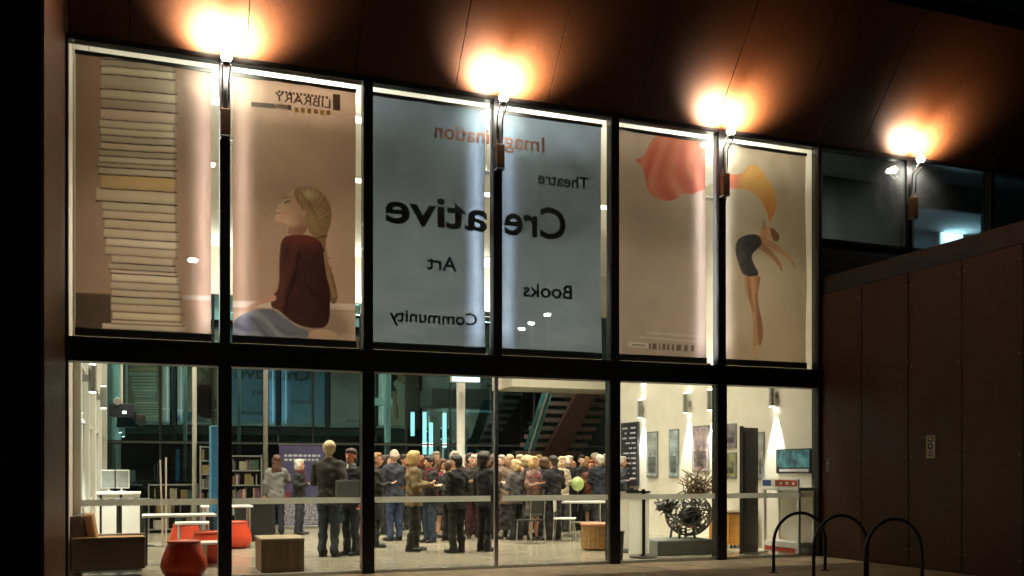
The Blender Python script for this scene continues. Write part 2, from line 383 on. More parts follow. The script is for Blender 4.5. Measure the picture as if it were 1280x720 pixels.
# added unseen uplighters, put in to brighten the ceiling and bulkhead
for xx in (.5, 3.2, 5.9, 8.6):
    e = empty('added_washer', (xx, YB - .5, 5.6), 0, 'added linear washer brightening the white bulkhead over the back glazing', 'light', 'added washers under the bulkhead')
    MB().box((-.6, -.08, -.06), (.6, .08, 0)).build('housing', M_blacksteel, e)
    MB().box((-.02, .08, -.05), (.02, .42, -.02)).build('arm', M_blacksteel, e)
    MB().box((-.58, -.06, .001), (.58, .06, .01)).build('diffuser', emit('panel_glow', (1, .93, .8), 3.0), e)
    lamp('AREA', 'wash', e, (0, 0, .03), 85, NEUT, (0, .25, 1), 1.15, .1)
for xx in (1.9, 5.6, 9.0):  # added unseen uplights, brighten the ceiling behind the banner gaps
    e = empty('added_uplight', (xx, 1.2, 6.1), 0, 'added unseen uplight brightening the ceiling behind the banners', 'light', 'added uplights behind the banners')
    MB().box((-.8, -.05, -.06), (.8, .05, 0)).build('housing', M_whitep, e)
    for sx in (-.6, .6): MB().tube([(sx, 0, 0), (sx, 0, .95)], .006, 6).build('suspension_rod', M_steel, e)
    MB().box((-.78, -.04, .001), (.78, .04, .006)).build('diffuser', emit('panel_glow', (1, .93, .8), 3.0), e)
    lamp('AREA', 'wash', e, (0, 0, .03), 75, NEUT, (0, -.1, 1), 1.5, .08)
# up-down wall lights on the right wall
wl_names = ['nearest the teal screen', 'above the sculpture, next to the dark door leaf', 'above the framed posters', 'beside the black notice board']
for i, (px, py) in enumerate(((965, 494), (887, 500), (857, 504), (800, 511))):
    p = atx(px, py, XR - .09)
    e = empty('wall_light', p, 0, 'cylindrical up-down wall light %s' % wl_names[i], 'wall light', 'wall lights on the white wall')
    MB().lathe([(.05, -.2), (.055, -.19), (.055, .19), (.05, .2)], (0, 0, 0), 18).build('cylinder', M_steel, e, smooth=False)
    MB().box((.03, -.03, -.05), (.09, .03, .05)).build('wall_plate', M_steel, e)
    MB().lathe([(.042, -.206), (.042, -.201)], (0, 0, 0), 18).build('lens', M_hot, e)
    MB().lathe([(.042, .201), (.042, .206)], (0, 0, 0), 18).build('lens', M_hot, e)
    lamp('SPOT', 'down_beam', e, (0, 0, -.22), 420, (1, .95, .84), (.05, 0, -1), .03, spot=44, blend=.5)
    lamp('SPOT', 'up_beam', e, (0, 0, .22), 150, (1, .95, .84), (.05, 0, 1), .03, spot=44, blend=.5)
for yy, l in ((2.3, 'beside the brown armchair'), (6.2, 'above the reception desk')):
    e = empty('wall_light', (XL + .19, yy, 2.75), 0, 'cylindrical up-down light on the left wall %s' % l, 'wall light', 'wall lights on the left wall')
    MB().lathe([(.05, -.2), (.055, -.19), (.055, .19), (.05, .2)], (0, 0, 0), 18).build('cylinder', M_steel, e)
    MB().box((-.19, -.03, -.05), (-.04, .03, .05)).build('wall_plate', M_steel, e)
    for z in (-.206, .201): MB().lathe([(.042, z), (.042, z + .005)], (0, 0, 0), 18).build('lens', M_hot, e)
    lamp('SPOT', 'down_beam', e, (0, 0, -.22), 420, (1, .95, .84), (-.06, 0, -1), .03, spot=70, blend=.8)
    lamp('SPOT', 'up_beam', e, (0, 0, .22), 200, (1, .95, .84), (-.06, 0, 1), .03, spot=60, blend=.8)
# upper room light
e = empty('office_light', (oa.x + .2, 2.75, oa.z), 0, 'bluish ceiling lamp in the upstairs room', 'ceiling light')
MB().box((-.12, -.12, -.06), (.12, .12, 0)).build('housing', M_whitep, e)
MB().box((-.1, -.1, -.066), (.1, .1, -.061)).build('diffuser', emit('blue_glow', (.35, .75, 1), 3), e)
lamp('AREA', 'panel_light', e, (0, 0, -.08), 14, (.40, .75, 1), (0, 0, -1), .2, .2)
lamp('AREA', 'corridor_light', e, (-1.8, -1.2, 1.0), 2.2, (.55, .75, 1), (0, 0, -1), .5, .2)

# ================================================================== BANNERS
YBAN = .16
def disp(x, z, k):
    return .014 * np.sin(2.3 * x + 1.7 * z + k) + .007 * np.sin(5.1 * x - 2.9 * z + 2 * k) + .004 * np.sin(9 * x + 6 * z + k) + .006 * np.sin(14 * x + .8 * z * z * .3 + 3 * k) * np.exp(-((z - 6.6) / .9) ** 2)
def sdf(poly, PX, PY):
    P = np.array(poly, float); n = len(P); d = np.full(PX.shape, 1e9); inside = np.zeros(PX.shape, bool)
    for i in range(n):
        a = P[i]; b = P[(i + 1) % n]; e = b - a
        wx, wy = PX - a[0], PY - a[1]
        t = np.clip((wx * e[0] + wy * e[1]) / (e @ e + 1e-9), 0, 1)
        d = np.minimum(d, np.hypot(wx - t * e[0], wy - t * e[1]))
        c = ((a[1] > PY) != (b[1] > PY)) & (PX < (b[0] - a[0]) * (PY - a[1]) / (b[1] - a[1] + 1e-12) + a[0])
        inside ^= c
    return np.where(inside, -d, d)
def smoothp(poly, it=2):
    for _ in range(it):
        q = []
        for i in range(len(poly)):
            a = poly[i]; b = poly[(i + 1) % len(poly)]
            q += [(a[0]*.75 + b[0]*.25, a[1]*.75 + b[1]*.25), (a[0]*.25 + b[0]*.75, a[1]*.25 + b[1]*.75)]
        poly = q
    return poly
def paint(C, m, col, a=1.0):
    m = (m * a)[:, None]; C[:] = C * (1 - m) + np.array(lin(col))[None] * m
def mask(poly, PX, PY, soft=.8, it=2): return np.clip(.5 - sdf(smoothp(poly, it) if it else poly, PX, PY) / soft, 0, 1)
def stroke(pts, r, PX, PY, soft=.8):
    d = np.full(PX.shape, 1e9)
    for (a, ra), (b, rb) in zip(zip(pts[:-1], r[:-1]), zip(pts[1:], r[1:])):
        e = np.array(b, float) - np.array(a, float); wx, wy = PX - a[0], PY - a[1]
        t = np.clip((wx * e[0] + wy * e[1]) / (e @ e), 0, 1)
        d = np.minimum(d, np.hypot(wx - t * e[0], wy - t * e[1]) - (ra + (rb - ra) * t))
    return np.clip(.5 - d / soft, 0, 1)
def vnoise(PX, PY, s, k=0):
    return (np.sin(PX / s + k) * np.cos(PY / s * 1.3 - k) + .6 * np.sin(PX / s * 2.1 + PY / s * 1.7 + 2 * k) + .4 * np.cos(PX / s * 3.7 - PY / s * 4.1 + k)) / 2

def paint_books(C, PX, PY):
    paint(C, np.ones_like(PX), (186, 150, 126))
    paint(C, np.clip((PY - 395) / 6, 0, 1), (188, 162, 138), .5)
    paint(C, mask([(90, 366), (139, 368), (139, 420), (90, 420)], PX, PY, 2, 0), (96, 78, 66))
    paint(C, mask([(222, 368), (270, 370), (270, 376), (222, 374)], PX, PY, 2, 0), (225, 205, 190), .6)
    ys = [68, 74, 83, 93, 111, 123, 135, 149, 159, 168, 177, 186, 194, 202, 208, 217, 235, 251, 262, 273, 285, 297, 307, 318, 328, 336, 341, 351, 361, 370, 379, 389, 399, 404, 412, 420]
    lf = [127,126,127,126,126,127,126,125,126,127,126,124,124,122,124,126,120,128,129,131,130,133,132,140,136,139,140,139,140,139,139,141,140,128,127,127]
    rt = [218,219,219,221,222,222,221,219,220,220,221,220,219,221,220,221,221,221,221,222,223,223,222,219,221,222,224,226,227,227,229,228,230,234,236,236]
    r = random.Random(3); LN = []
    for i in range(len(ys) - 1):
        y0, y1 = ys[i], ys[i + 1]; l_, r_ = lf[i], rt[i]; sl = .085 - .045 * (y0 - 70) / 350
        d = lambda x: (x - 126) * sl
        q = [(l_, y0 + d(l_)), (r_, y0 + d(r_)), (r_ + 1, y1 + d(r_)), (l_, y1 + d(l_))]
        base = (240, 214, 184) if i != 15 else (226, 180, 124)
        k = r.uniform(.84, 1.08) if i != 15 else 1; col = tuple(min(250, v * k * r.uniform(.98, 1.02)) for v in base)
        mm = mask(q, PX, PY, 1.0, 0); paint(C, mm, col)
        yl = PY - d(PX)
        paint(C, mm * np.clip((yl - (y1 - (y1 - y0) * .45)) / ((y1 - y0) * .45), 0, 1), (170, 138, 110), .5)
        paint(C, mm * (((np.floor(yl * 1.1) % 2)) > 0), (214, 188, 158), .25)
        LN.append(([(l_ - 1, y1 + d(l_) - 1.1), (r_ + 1, y1 + d(r_) - 1.1), (r_ + 1, y1 + d(r_) + .7), (l_ - 1, y1 + d(l_) + .7)], r.uniform(.55, 1.0)))
        paint(C, mask([(r_ - 3, y0 + d(r_)), (r_ + 1, y0 + d(r_) + 2), (r_ + 1, y1 + d(r_)), (r_ - 3, y1 + d(r_))], PX, PY, 1, 0), (130, 104, 82), .55)
    for q, a in LN: paint(C, mask(q, PX, PY, .8, 0), (40, 24, 17), a)
    paint(C, np.exp(-((PX - 228) / 7) ** 2) * (PY > 78), (160, 128, 106), .45)
def zz(pts, ox, oy, s): return [(ox + a / s, oy + b / s) for a, b in pts]
def paint_girl(C, PX, PY):
    paint(C, np.ones_like(PX), (200, 162, 134))
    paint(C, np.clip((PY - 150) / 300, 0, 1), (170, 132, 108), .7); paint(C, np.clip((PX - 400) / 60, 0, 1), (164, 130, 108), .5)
    paint(C, mask([(285, 376), (455, 380), (455, 388), (285, 384)], PX, PY, 1.5, 0), (226, 200, 178), .8)
    paint(C, np.clip((PY - 388) / 3, 0, 1), (196, 164, 140), .8)
    Z = lambda p: zz(p, 80, 200, 2.768)
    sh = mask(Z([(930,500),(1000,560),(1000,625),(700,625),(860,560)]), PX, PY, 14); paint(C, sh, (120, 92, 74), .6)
    face = mask(Z([(800,96),(778,112),(768,130),(760,142),(738,152),(742,162),(734,172),(738,180),(732,190),(728,203),(742,214),(768,218),(778,235),(772,262),(835,262),(850,200),(830,140)]), PX, PY, 1.0, 1)
    paint(C, face, (222, 176, 146)); dd = np.hypot(PX - 349, PY - 260); paint(C, face * np.clip(1 - dd / 13, 0, 1), (238, 198, 172), .8)
    paint(C, face * np.clip((PX - 361) / 16, 0, 1) * np.clip((PY - 255) / 20, 0, 1), (142, 98, 76), .75); paint(C, face * np.exp(-((PX - 355) / 5) ** 2 - ((PY - 266) / 5) ** 2), (222, 140, 116), .5)
    paint(C, face * np.clip((PY - 279) / 6, 0, 1), (132, 88, 68), .7)
    paint(C, stroke(Z([(764, 148), (772, 143), (782, 142)]), (.7, 1.0, .6), PX, PY), (58, 40, 34), .9); paint(C, stroke(Z([(766, 130), (782, 126)]), (.6, .8), PX, PY), (128, 90, 66), .8)
    paint(C, stroke(Z([(735, 182), (744, 183), (752, 181)]), (.7, .7, .4), PX, PY), (150, 76, 66), .8); paint(C, stroke(Z([(744, 166), (750, 164)]), (.7, .5), PX, PY), (136, 92, 74), .7)
    hair = mask(Z([(798,98),(830,90),(870,94),(905,122),(926,165),(926,215),(908,262),(905,300),(912,345),(935,410),(948,470),(940,498),(925,498),(912,455),(900,390),(888,330),(876,270),(850,255),(836,215),(826,180),(812,150),(795,125)]), PX, PY, 1.0)
    paint(C, hair, (166, 130, 90)); hu = np.arctan2(PY - 282, PX - 372) * 26 + np.hypot(PX - 372, PY - 282) * .15; low = np.clip((PY - 280) / 12, 0, 1); hu = hu * (1 - low) + (PX - .32 * PY) * low
    paint(C, hair * np.clip(np.sin(hu * 1.1) + .5 * np.sin(hu * 2.7 + 1) , 0, 1), (186, 152, 108), .55); paint(C, hair * np.clip(-np.sin(hu * 1.7 + 2), 0, 1), (104, 76, 52), .45)
    paint(C, hair * np.exp(-((PX - 385) / 9) ** 2 - ((PY - 243) / 7) ** 2), (232, 202, 156), .75); paint(C, hair * np.clip((PY - 272) / 30, 0, 1), (96, 68, 46), .6)
    paint(C, hair * np.clip((PX - 398) / 14, 0, 1), (104, 76, 52), .6); paint(C, stroke(Z([(812, 105), (850, 150), (892, 240)]), (1, 1.5, 1), PX, PY, 3), (112, 82, 56), .6); paint(C, stroke(Z([(880, 268), (908, 262)]), (1.6, 1.6), PX, PY, 1.5), (90, 60, 44), .8)
    for q in range(5): paint(C, stroke(Z([(905 + q * 8, 330 + q * 34), (922 + q * 6, 340 + q * 34)]), (.7, .7), PX, PY, 1.2), (86, 60, 42), .7)
    paint(C, mask(Z([(822,170),(836,168),(840,190),(828,200)]), PX, PY, 1), (200, 150, 122), .9)
    sw = mask(Z([(752,270),(790,258),(870,260),(905,310),(918,400),(922,500),(916,572),(880,586),(800,572),(742,518),(714,512),(718,470),(745,452),(744,340)]), PX, PY, 1.2)
    paint(C, sw, (64, 38, 34)); paint(C, sw * (np.sin(PY * 2.6 + .3 * np.sin(PX / 3)) > .2), (54, 32, 29), .5); paint(C, sw * np.clip((316 - PY) / 26, 0, 1), (122, 56, 44), .85); paint(C, sw * np.clip((358 - PX) / 9, 0, 1), (104, 66, 54), .6)
    paint(C, stroke(Z([(800, 300), (772, 380), (752, 450), (728, 490)]), (5, 6, 5, 4), PX, PY, 5), (92, 54, 46), .6); paint(C, stroke(Z([(812, 320), (800, 400), (775, 470), (760, 530)]), (1, 1.2, 1.2, 1), PX, PY, 3), (30, 16, 15), .8); paint(C, stroke(Z([(830, 420), (870, 470), (905, 480)]), (1, 1.4, 1), PX, PY, 3), (34, 18, 17), .7)
    paint(C, sw * np.clip(vnoise(PX, PY, 7, 2), 0, 1), (88, 50, 44), .3); paint(C, sw * np.clip((PX - 385) / 28, 0, 1), (36, 20, 19), .55)
    paint(C, stroke(Z([(905, 320), (916, 400), (935, 470)]), (2.4, 2.6, 2.2), PX, PY), (150, 112, 78), .9)
    jn = mask(Z([(572,612),(578,575),(600,542),(650,522),(712,512),(762,540),(800,575),(848,590),(842,620),(700,626),(580,620)]), PX, PY, 1.2)
    paint(C, jn, (112, 108, 116)); paint(C, jn * np.clip(np.sin(PX * .21 - PY * .30 + 2 * np.sin(PX / 13)) , 0, 1), (82, 78, 88), .6); paint(C, jn * np.clip(-np.sin(PX * .13 - PY * .22 + 1.3 * np.sin(PX / 9)), 0, 1), (160, 154, 158), .5)
    paint(C, stroke(Z([(722, 478), (680, 492), (640, 512), (622, 519)]), (4.2, 3, 2, 1), PX, PY), (206, 150, 124))
    ft = mask(Z([(846,592),(900,584),(948,600),(942,620),(850,622)]), PX, PY, 1); paint(C, ft, (190, 152, 122))
def paint_blue(C, PX, PY):
    paint(C, np.ones_like(PX), (138, 152, 164))
    c = vnoise(PX, PY, 46, 2) + .5 * vnoise(PX, PY, 21, 4)
    paint(C, np.clip(c, 0, 1), (158, 172, 184), .4); paint(C, np.clip((PY - 330) / 100, 0, 1) * np.clip(vnoise(PX * .5, PY * 2.2, 22, 1) + .4, 0, 1), (176, 184, 188), .4)
def paint_scarf(C, PX, PY):
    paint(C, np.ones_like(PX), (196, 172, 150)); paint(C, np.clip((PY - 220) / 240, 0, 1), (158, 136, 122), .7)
    Z = lambda p: zz(p, 760, 100, 3.27)
    paint(C, np.exp(-((PX - 800) / 40) ** 2 - ((PY - 330) / 120) ** 2), (140, 120, 110), .45)
    s = mask(Z([(105,325),(148,316),(165,270),(190,232),(225,212),(340,214),(420,225),(420,440),(375,452),(350,468),(300,460),(285,486),(230,497),(190,485),(160,455),(152,400),(138,350)]), PX, PY, 1.2)
    paint(C, s, (198, 112, 90)); f = np.sin((PX * .9 + 9 * np.sin(PY / 19 + PX / 30)) / 3.4) * (.3 + .7 * np.abs(np.sin(PX / 17 + PY / 29)))
    paint(C, s * np.clip(f, 0, 1), (186, 78, 62), .45); paint(C, s * np.clip(-f, 0, 1) * np.clip((PY - 160) / 60, 0, 1), (232, 150, 118), .5)
    paint(C, s * np.clip((190 - PY) / 25, 0, 1), (226, 160, 124), .5)
    t = mask([(808, 414), (872, 419), (872, 422), (808, 417)], PX, PY, 1, 0) + mask([(800, 420), (872, 426), (872, 428.5), (800, 422.5)], PX, PY, 1, 0)
    paint(C, np.clip(t, 0, 1) * (np.sin(PX * 2.2) > -.4), (206, 196, 176), .55)
    paint(C, mask([(786, 427), (811, 429), (811, 435), (786, 433)], PX, PY, 1, 0), (206, 196, 176), .6)
    paint(C, mask([(790, 429.4), (807, 430.6), (807, 433.2), (790, 432)], PX, PY, .8, 0), (140, 122, 108), .9)
    b = np.zeros_like(PX)
    for x0, w in ((812, 2), (816, 5), (824, 1.6), (828, 4), (834, 3), (840, 3), (846, 6), (856, 4), (864, 4)):
        sl = (x0 - 812) * .05; b = np.maximum(b, mask([(x0, 429 + sl), (x0 + w, 429 + sl), (x0 + w, 436.5 + sl), (x0, 436.5 + sl)], PX, PY, .8, 0))
    paint(C, b, (84, 68, 62), .85)
def paint_dancer(C, PX, PY):
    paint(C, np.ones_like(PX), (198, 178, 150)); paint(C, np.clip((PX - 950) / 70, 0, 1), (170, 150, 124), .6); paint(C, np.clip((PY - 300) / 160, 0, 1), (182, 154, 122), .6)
    Z5 = lambda p: zz(p, 760, 100, 3.27); Z = lambda p: zz(p, 760, 280, 3.43)
    s = mask(Z5([(478,385),(545,388),(575,345),(612,345),(650,400),(684,455),(690,515),(668,565),(656,592),(648,545),(622,490),(572,446),(478,445)]), PX, PY, 1.2)
    paint(C, s, (222, 168, 92)); f = np.sin((PX + PY * .6 + 4 * np.sin(PY / 9)) / 4.5) * np.abs(np.cos(PY / 21)); paint(C, s * np.clip(f, 0, 1), (206, 132, 76), .5)
    paint(C, s * np.clip((930 - PX) / 12, 0, 1), (214, 112, 84), .85); paint(C, s * np.clip((PY - 240) / 25, 0, 1), (206, 110, 74), .7)
    skin = (176, 128, 92)
    paint(C, stroke(Z([(652, 62), (720, 102), (770, 140), (795, 178)]), (4.6, 3.4, 2.4, 1.2), PX, PY), (196, 146, 108))
    paint(C, stroke(Z([(648, 90), (700, 128), (738, 178), (744, 200)]), (4.8, 3.2, 2.2, 1.2), PX, PY), skin)
    paint(C, stroke(Z([(790, 165), (800, 190)]), (1, .7), PX, PY), skin)
    leg = mask(Z([(580,218),(656,214),(652,262),(642,320),(656,380),(668,450),(662,508),(648,532),(641,582),(628,582),(624,520),(626,440),(620,370),(600,310),(586,262)]), PX, PY, 1)
    paint(C, leg, skin); paint(C, leg * np.clip((PX - 943) / 8, 0, 1), (120, 80, 56), .6); paint(C, leg * np.clip((938 - PX) / 6, 0, 1), (214, 168, 128), .5)
    paint(C, stroke(Z([(640, 300), (646, 420), (650, 500)]), (1.5, 2.5, 1.5), PX, PY, 3), (112, 76, 54), .5)
    paint(C, mask(Z([(622,520),(656,516),(648,545),(640,582),(629,582)]), PX, PY, 1), (206, 170, 140), .7)
    paint(C, mask(Z([(646,20),(672,8),(700,16),(712,40),(700,66),(672,62),(650,50)]), PX, PY, 1), (206, 152, 116))
    paint(C, mask(Z([(690,12),(716,28),(736,52),(728,76),(706,74),(696,46)]), PX, PY, 1), (120, 82, 52))
    paint(C, stroke(Z([(660, 60), (672, 40)]), (4, 3.4), PX, PY), (190, 140, 104))
    paint(C, stroke(Z([(664, 20), (668, -5), (660, -12)]), (2, 1.5, 1), PX, PY), skin)
    paint(C, leg * np.exp(-((PX - (941 + (PY - 345) * .06)) / 3) ** 2), (206, 158, 118), .5); paint(C, stroke(Z([(600, 232), (612, 300), (628, 372)]), (1, 1.6, 1), PX, PY, 3), (128, 88, 62), .6)
    lt = mask(Z([(566,58),(600,44),(645,46),(662,84),(640,106),(612,132),(622,170),(657,222),(582,226),(560,168),(546,112),(552,78)]), PX, PY, 1)
    paint(C, lt, (62, 58, 58)); paint(C, lt * np.clip((936 - PX) / 10, 0, 1), (96, 90, 86), .6); paint(C, lt * np.clip(vnoise(PX, PY, 5, 1), 0, 1), (36, 34, 36), .6)

def fabric_mat():
    m = bpy.data.materials.new('banner_fabric'); m.use_nodes = True; n = m.node_tree.nodes; l = m.node_tree.links
    n.remove(n['Principled BSDF']); at = n.new('ShaderNodeAttribute'); at.attribute_name = 'print'
    tc = n.new('ShaderNodeTexCoord'); nz = n.new('ShaderNodeTexNoise'); nz.inputs['Scale'].default_value = 1.6; nz.inputs['Detail'].default_value = 8
    l.new(tc.outputs['Object'], nz.inputs['Vector'])
    mr = n.new('ShaderNodeMapRange'); mr.inputs[3].default_value = .82; mr.inputs[4].default_value = 1.14; l.new(nz.outputs[0], mr.inputs[0])
    wv = n.new('ShaderNodeTexNoise'); wv.inputs['Scale'].default_value = 55; wv.inputs['Detail'].default_value = 2; l.new(tc.outputs['Object'], wv.inputs['Vector'])
    mr2 = n.new('ShaderNodeMapRange'); mr2.inputs[1].default_value = .3; mr2.inputs[2].default_value = .7; mr2.inputs[3].default_value = .965; mr2.inputs[4].default_value = 1.03; l.new(wv.outputs[0], mr2.inputs[0])
    mm = n.new('ShaderNodeMath'); mm.operation = 'MULTIPLY'; l.new(mr.outputs[0], mm.inputs[0]); l.new(mr2.outputs[0], mm.inputs[1])
    mu = n.new('ShaderNodeVectorMath'); mu.operation = 'SCALE'; l.new(at.outputs['Color'], mu.inputs[0]); l.new(mm.outputs[0], mu.inputs['Scale'])
    d = n.new('ShaderNodeBsdfDiffuse'); t = n.new('ShaderNodeBsdfTranslucent'); mx = n.new('ShaderNodeMixShader'); mx.inputs[0].default_value = .45
    l.new(mu.outputs[0], d.inputs[0]); l.new(mu.outputs[0], t.inputs[0]); l.new(d.outputs[0], mx.inputs[1]); l.new(t.outputs[0], mx.inputs[2])
    l.new(mx.outputs[0], n['Material Output'].inputs[0]); return m
M_fabric = fabric_mat()
def ink_mat(name, col):
    m = bpy.data.materials.new(name); m.use_nodes = True; n = m.node_tree.nodes; l = m.node_tree.links
    n.remove(n['Principled BSDF']); nz = n.new('ShaderNodeTexNoise'); nz.inputs['Scale'].default_value = 4
    rp = n.new('ShaderNodeValToRGB'); rp.color_ramp.elements[0].color = tuple(v * .85 for v in col) + (1,); rp.color_ramp.elements[1].color = tuple(v * 1.15 for v in col) + (1,)
    l.new(nz.outputs[0], rp.inputs[0]); d = n.new('ShaderNodeBsdfDiffuse'); t = n.new('ShaderNodeBsdfTranslucent'); mx = n.new('ShaderNodeMixShader'); mx.inputs[0].default_value = .5
    l.new(rp.outputs[0], d.inputs[0]); l.new(rp.outputs[0], t.inputs[0]); l.new(d.outputs[0], mx.inputs[1]); l.new(t.outputs[0], mx.inputs[2])
    l.new(mx.outputs[0], n['Material Output'].inputs[0]); return m
I_dark = ink_mat('ink_charcoal', (.10, .104, .108)); I_red = ink_mat('ink_orange', (.50, .20, .13)); I_brown = ink_mat('ink_brown', (.20, .15, .11)); I_yel = ink_mat('ink_ochre', (.55, .36, .08)); I_pale = ink_mat('ink_pale', (.7, .68, .62))

BN = [('book stack', paint_books, 'beige banner printed with a tall stack of books', 1), ('girl', paint_girl, 'beige banner printed with a seated girl looking up', 1),
      ('blue', paint_blue, 'blue banner with mirrored words Art and Community', 2), ('blue2', paint_blue, 'blue banner with mirrored words Theatre and Books', 2),
      ('scarf', paint_scarf, 'beige banner printed with a flying red scarf', 1), ('dancer', paint_dancer, 'beige banner printed with a dancer arching backwards', 1)]
BOBJ = []
for k, (nm, fn, lab, coarse) in enumerate(BN):
    x0, x1 = U[k] + (.10, .115, .10, .10, .10, .115)[k], U[k + 1] - (.16, .13, .115, .12, .15, .10)[k]; z0, z1 = ZB1 + .085, ZT - .11
    st = .0105 * coarse; nx = int((x1 - x0) / st) + 1; nz = int((z1 - z0) / st) + 1
    X, Z = np.meshgrid(np.linspace(x0, x1, nx), np.linspace(z0, z1, nz)); X = X.ravel(); Z = Z.ravel()
    Y = YBAN + disp(X, Z, k)
    dx, dy = X, np.full_like(X, YBAN) + CAMD
    XX = math.cos(TH) * dx - math.sin(TH) * dy; ZZ = math.sin(TH) * dx + math.cos(TH) * dy
    PX = CX + F * XX / ZZ; PY = HY - F * (Z - EZ) / ZZ
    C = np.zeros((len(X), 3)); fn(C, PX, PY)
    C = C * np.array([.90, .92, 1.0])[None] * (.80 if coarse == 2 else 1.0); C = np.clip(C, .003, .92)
    me = bpy.data.meshes.new('fabric'); nv = nx * nz
    me.vertices.add(nv); me.vertices.foreach_set('co', np.stack([X, Y, Z], 1).ravel())
    i, j = np.meshgrid(np.arange(nx - 1), np.arange(nz - 1)); a = (j * nx + i).ravel()
    q = np.stack([a, a + 1, a + 1 + nx, a + nx], 1).astype(np.int32)
    me.loops.add(q.size); me.loops.foreach_set('vertex_index', q.ravel()); me.polygons.add(len(q))
    me.polygons.foreach_set('loop_start', np.arange(0, q.size, 4, dtype=np.int32)); me.update(calc_edges=True); me.validate()
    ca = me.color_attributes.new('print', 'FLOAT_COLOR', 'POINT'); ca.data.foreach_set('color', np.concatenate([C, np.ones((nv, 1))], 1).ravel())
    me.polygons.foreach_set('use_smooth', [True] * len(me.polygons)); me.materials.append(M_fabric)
    e = empty('hanging_banner', (0, 0, 0), 0, lab, 'banner', 'banners hung behind the upper windows'); BOBJ.append(e)
    o = bpy.data.objects.new('fabric', me); COL.objects.link(o); o.parent = e
    bx((x0 - .01, YBAN - .018, z1 - .005), (x1 + .01, YBAN + .018, z1 + .045), 'top_rail', mat('banner_rail', (.16, .14, .12), .5), e, .004)
    bx((x0 - .01, YBAN - .02, z0 - .04), (x1 + .01, YBAN + .02, z0 + .06), 'bottom_rail', mat('banner_rail', (.16, .14, .12)), e, .004)
    bx((x0 - .01, YBAN - .006, z0 - .066), (x1 + .01, YBAN - .002, z0 - .042), 'bright_line_strip', M_acryl, e)  # added translucent strip, makes the bright line under the banner
    for xx in (x0 + .15, x1 - .15): MB().tube([(xx, YBAN, z1 + .04), (xx, YBAN, ZT + .0)], .004, 6).build('hanging_wire', M_steel, e)
def text_mesh(s, bold=0.0, sp=1.0):
    c = bpy.data.curves.new('txt', 'FONT'); c.body = s; c.size = 1.0; c.offset = bold; c.resolution_u = 5; c.space_character = sp
    o = bpy.data.objects.new('txt', c); COL.objects.link(o); dg = bpy.context.evaluated_depsgraph_get()
    me = bpy.data.meshes.new_from_object(o.evaluated_get(dg)); bpy.data.objects.remove(o); return me
def banner_word(s, k, pxl, pxr, pyb, cap, m, bold=.012, name='lettering', sp=1.0):
    """mirrored word on banner k: pixel extent pxl..pxr, baseline pixel pyb at the middle, cap height in pixels"""
    me = text_mesh(s, bold, sp); co = np.zeros(len(me.vertices) * 3); me.vertices.foreach_get('co', co); co = co.reshape(-1, 3)
    A = aty(pxl, pyb, YBAN); B = aty(pxr, pyb, YBAN); Mid = aty((pxl + pxr) / 2, pyb, YBAN); T = aty((pxl + pxr) / 2, pyb - cap, YBAN)
    h = T.z - Mid.z; mn, mx_ = co[:, 0].min(), co[:, 0].max()
    tx = B.x - (co[:, 0] - mn) / (mx_ - mn) * (B.x - A.x); tz = Mid.z + co[:, 1] / .70 * h
    co = np.stack([tx, YBAN + disp(tx, tz, k) - .006, tz], 1); me.vertices.foreach_set('co', co.ravel()); me.update()
    me.materials.append(m); o = bpy.data.objects.new(name, me); COL.objects.link(o); o.parent = BOBJ[k]
    o2 = o.copy(); COL.objects.link(o2); o2.location = (0, .012, 0); o2.parent = BOBJ[k]; return o
banner_word('ative', 2, 481, 609, 283, 38, I_dark, .018); banner_word('Cre', 3, 630, 707, 296, 38, I_dark, .018)
banner_word('ination', 2, 543, 611, 176, 19, I_red, .012); banner_word('Imag', 3, 630, 681, 187, 19, I_red, .012)
banner_word('Theatre', 3, 672, 736, 233, 15, I_dark); banner_word('Art', 2, 533, 571, 338, 18, I_dark)
banner_word('Books', 3, 654, 714, 372, 17, I_dark); banner_word('Community', 2, 487, 596, 404, 15, I_dark)
banner_word('LIBRARY', 1, 343, 413, 131, 11, I_brown, .004)
def banner_bar(k, p, m):
    vs = [aty(a, b, YBAN) for a, b in p]; vs = [Vector((v.x, YBAN + float(disp(v.x, v.z, k)) - .006, v.z)) for v in vs]
    MB().add(vs, [tuple(range(len(vs)))]).build('printed_bar', m, BOBJ[k])
banner_bar(1, [(416, 118), (425, 119), (425, 139), (416, 138.3)], I_brown)
banner_bar(1, [(314, 127), (364, 132), (364, 138), (314, 133)], I_brown)
for i in range(6): banner_bar(1, [(368 + i * 8, 134.5 + i * .7), (373 + i * 8, 135 + i * .7), (373 + i * 8, 141 + i * .7), (368 + i * 8, 140.5 + i * .7)], I_yel)
for i in range(14): banner_bar(1, [(347 + i * 4.6, 113.5 + i * .55), (350 + i * 4.6, 114 + i * .55), (350 + i * 4.6, 117 + i * .55), (347 + i * 4.6, 116.5 + i * .55)], I_brown)

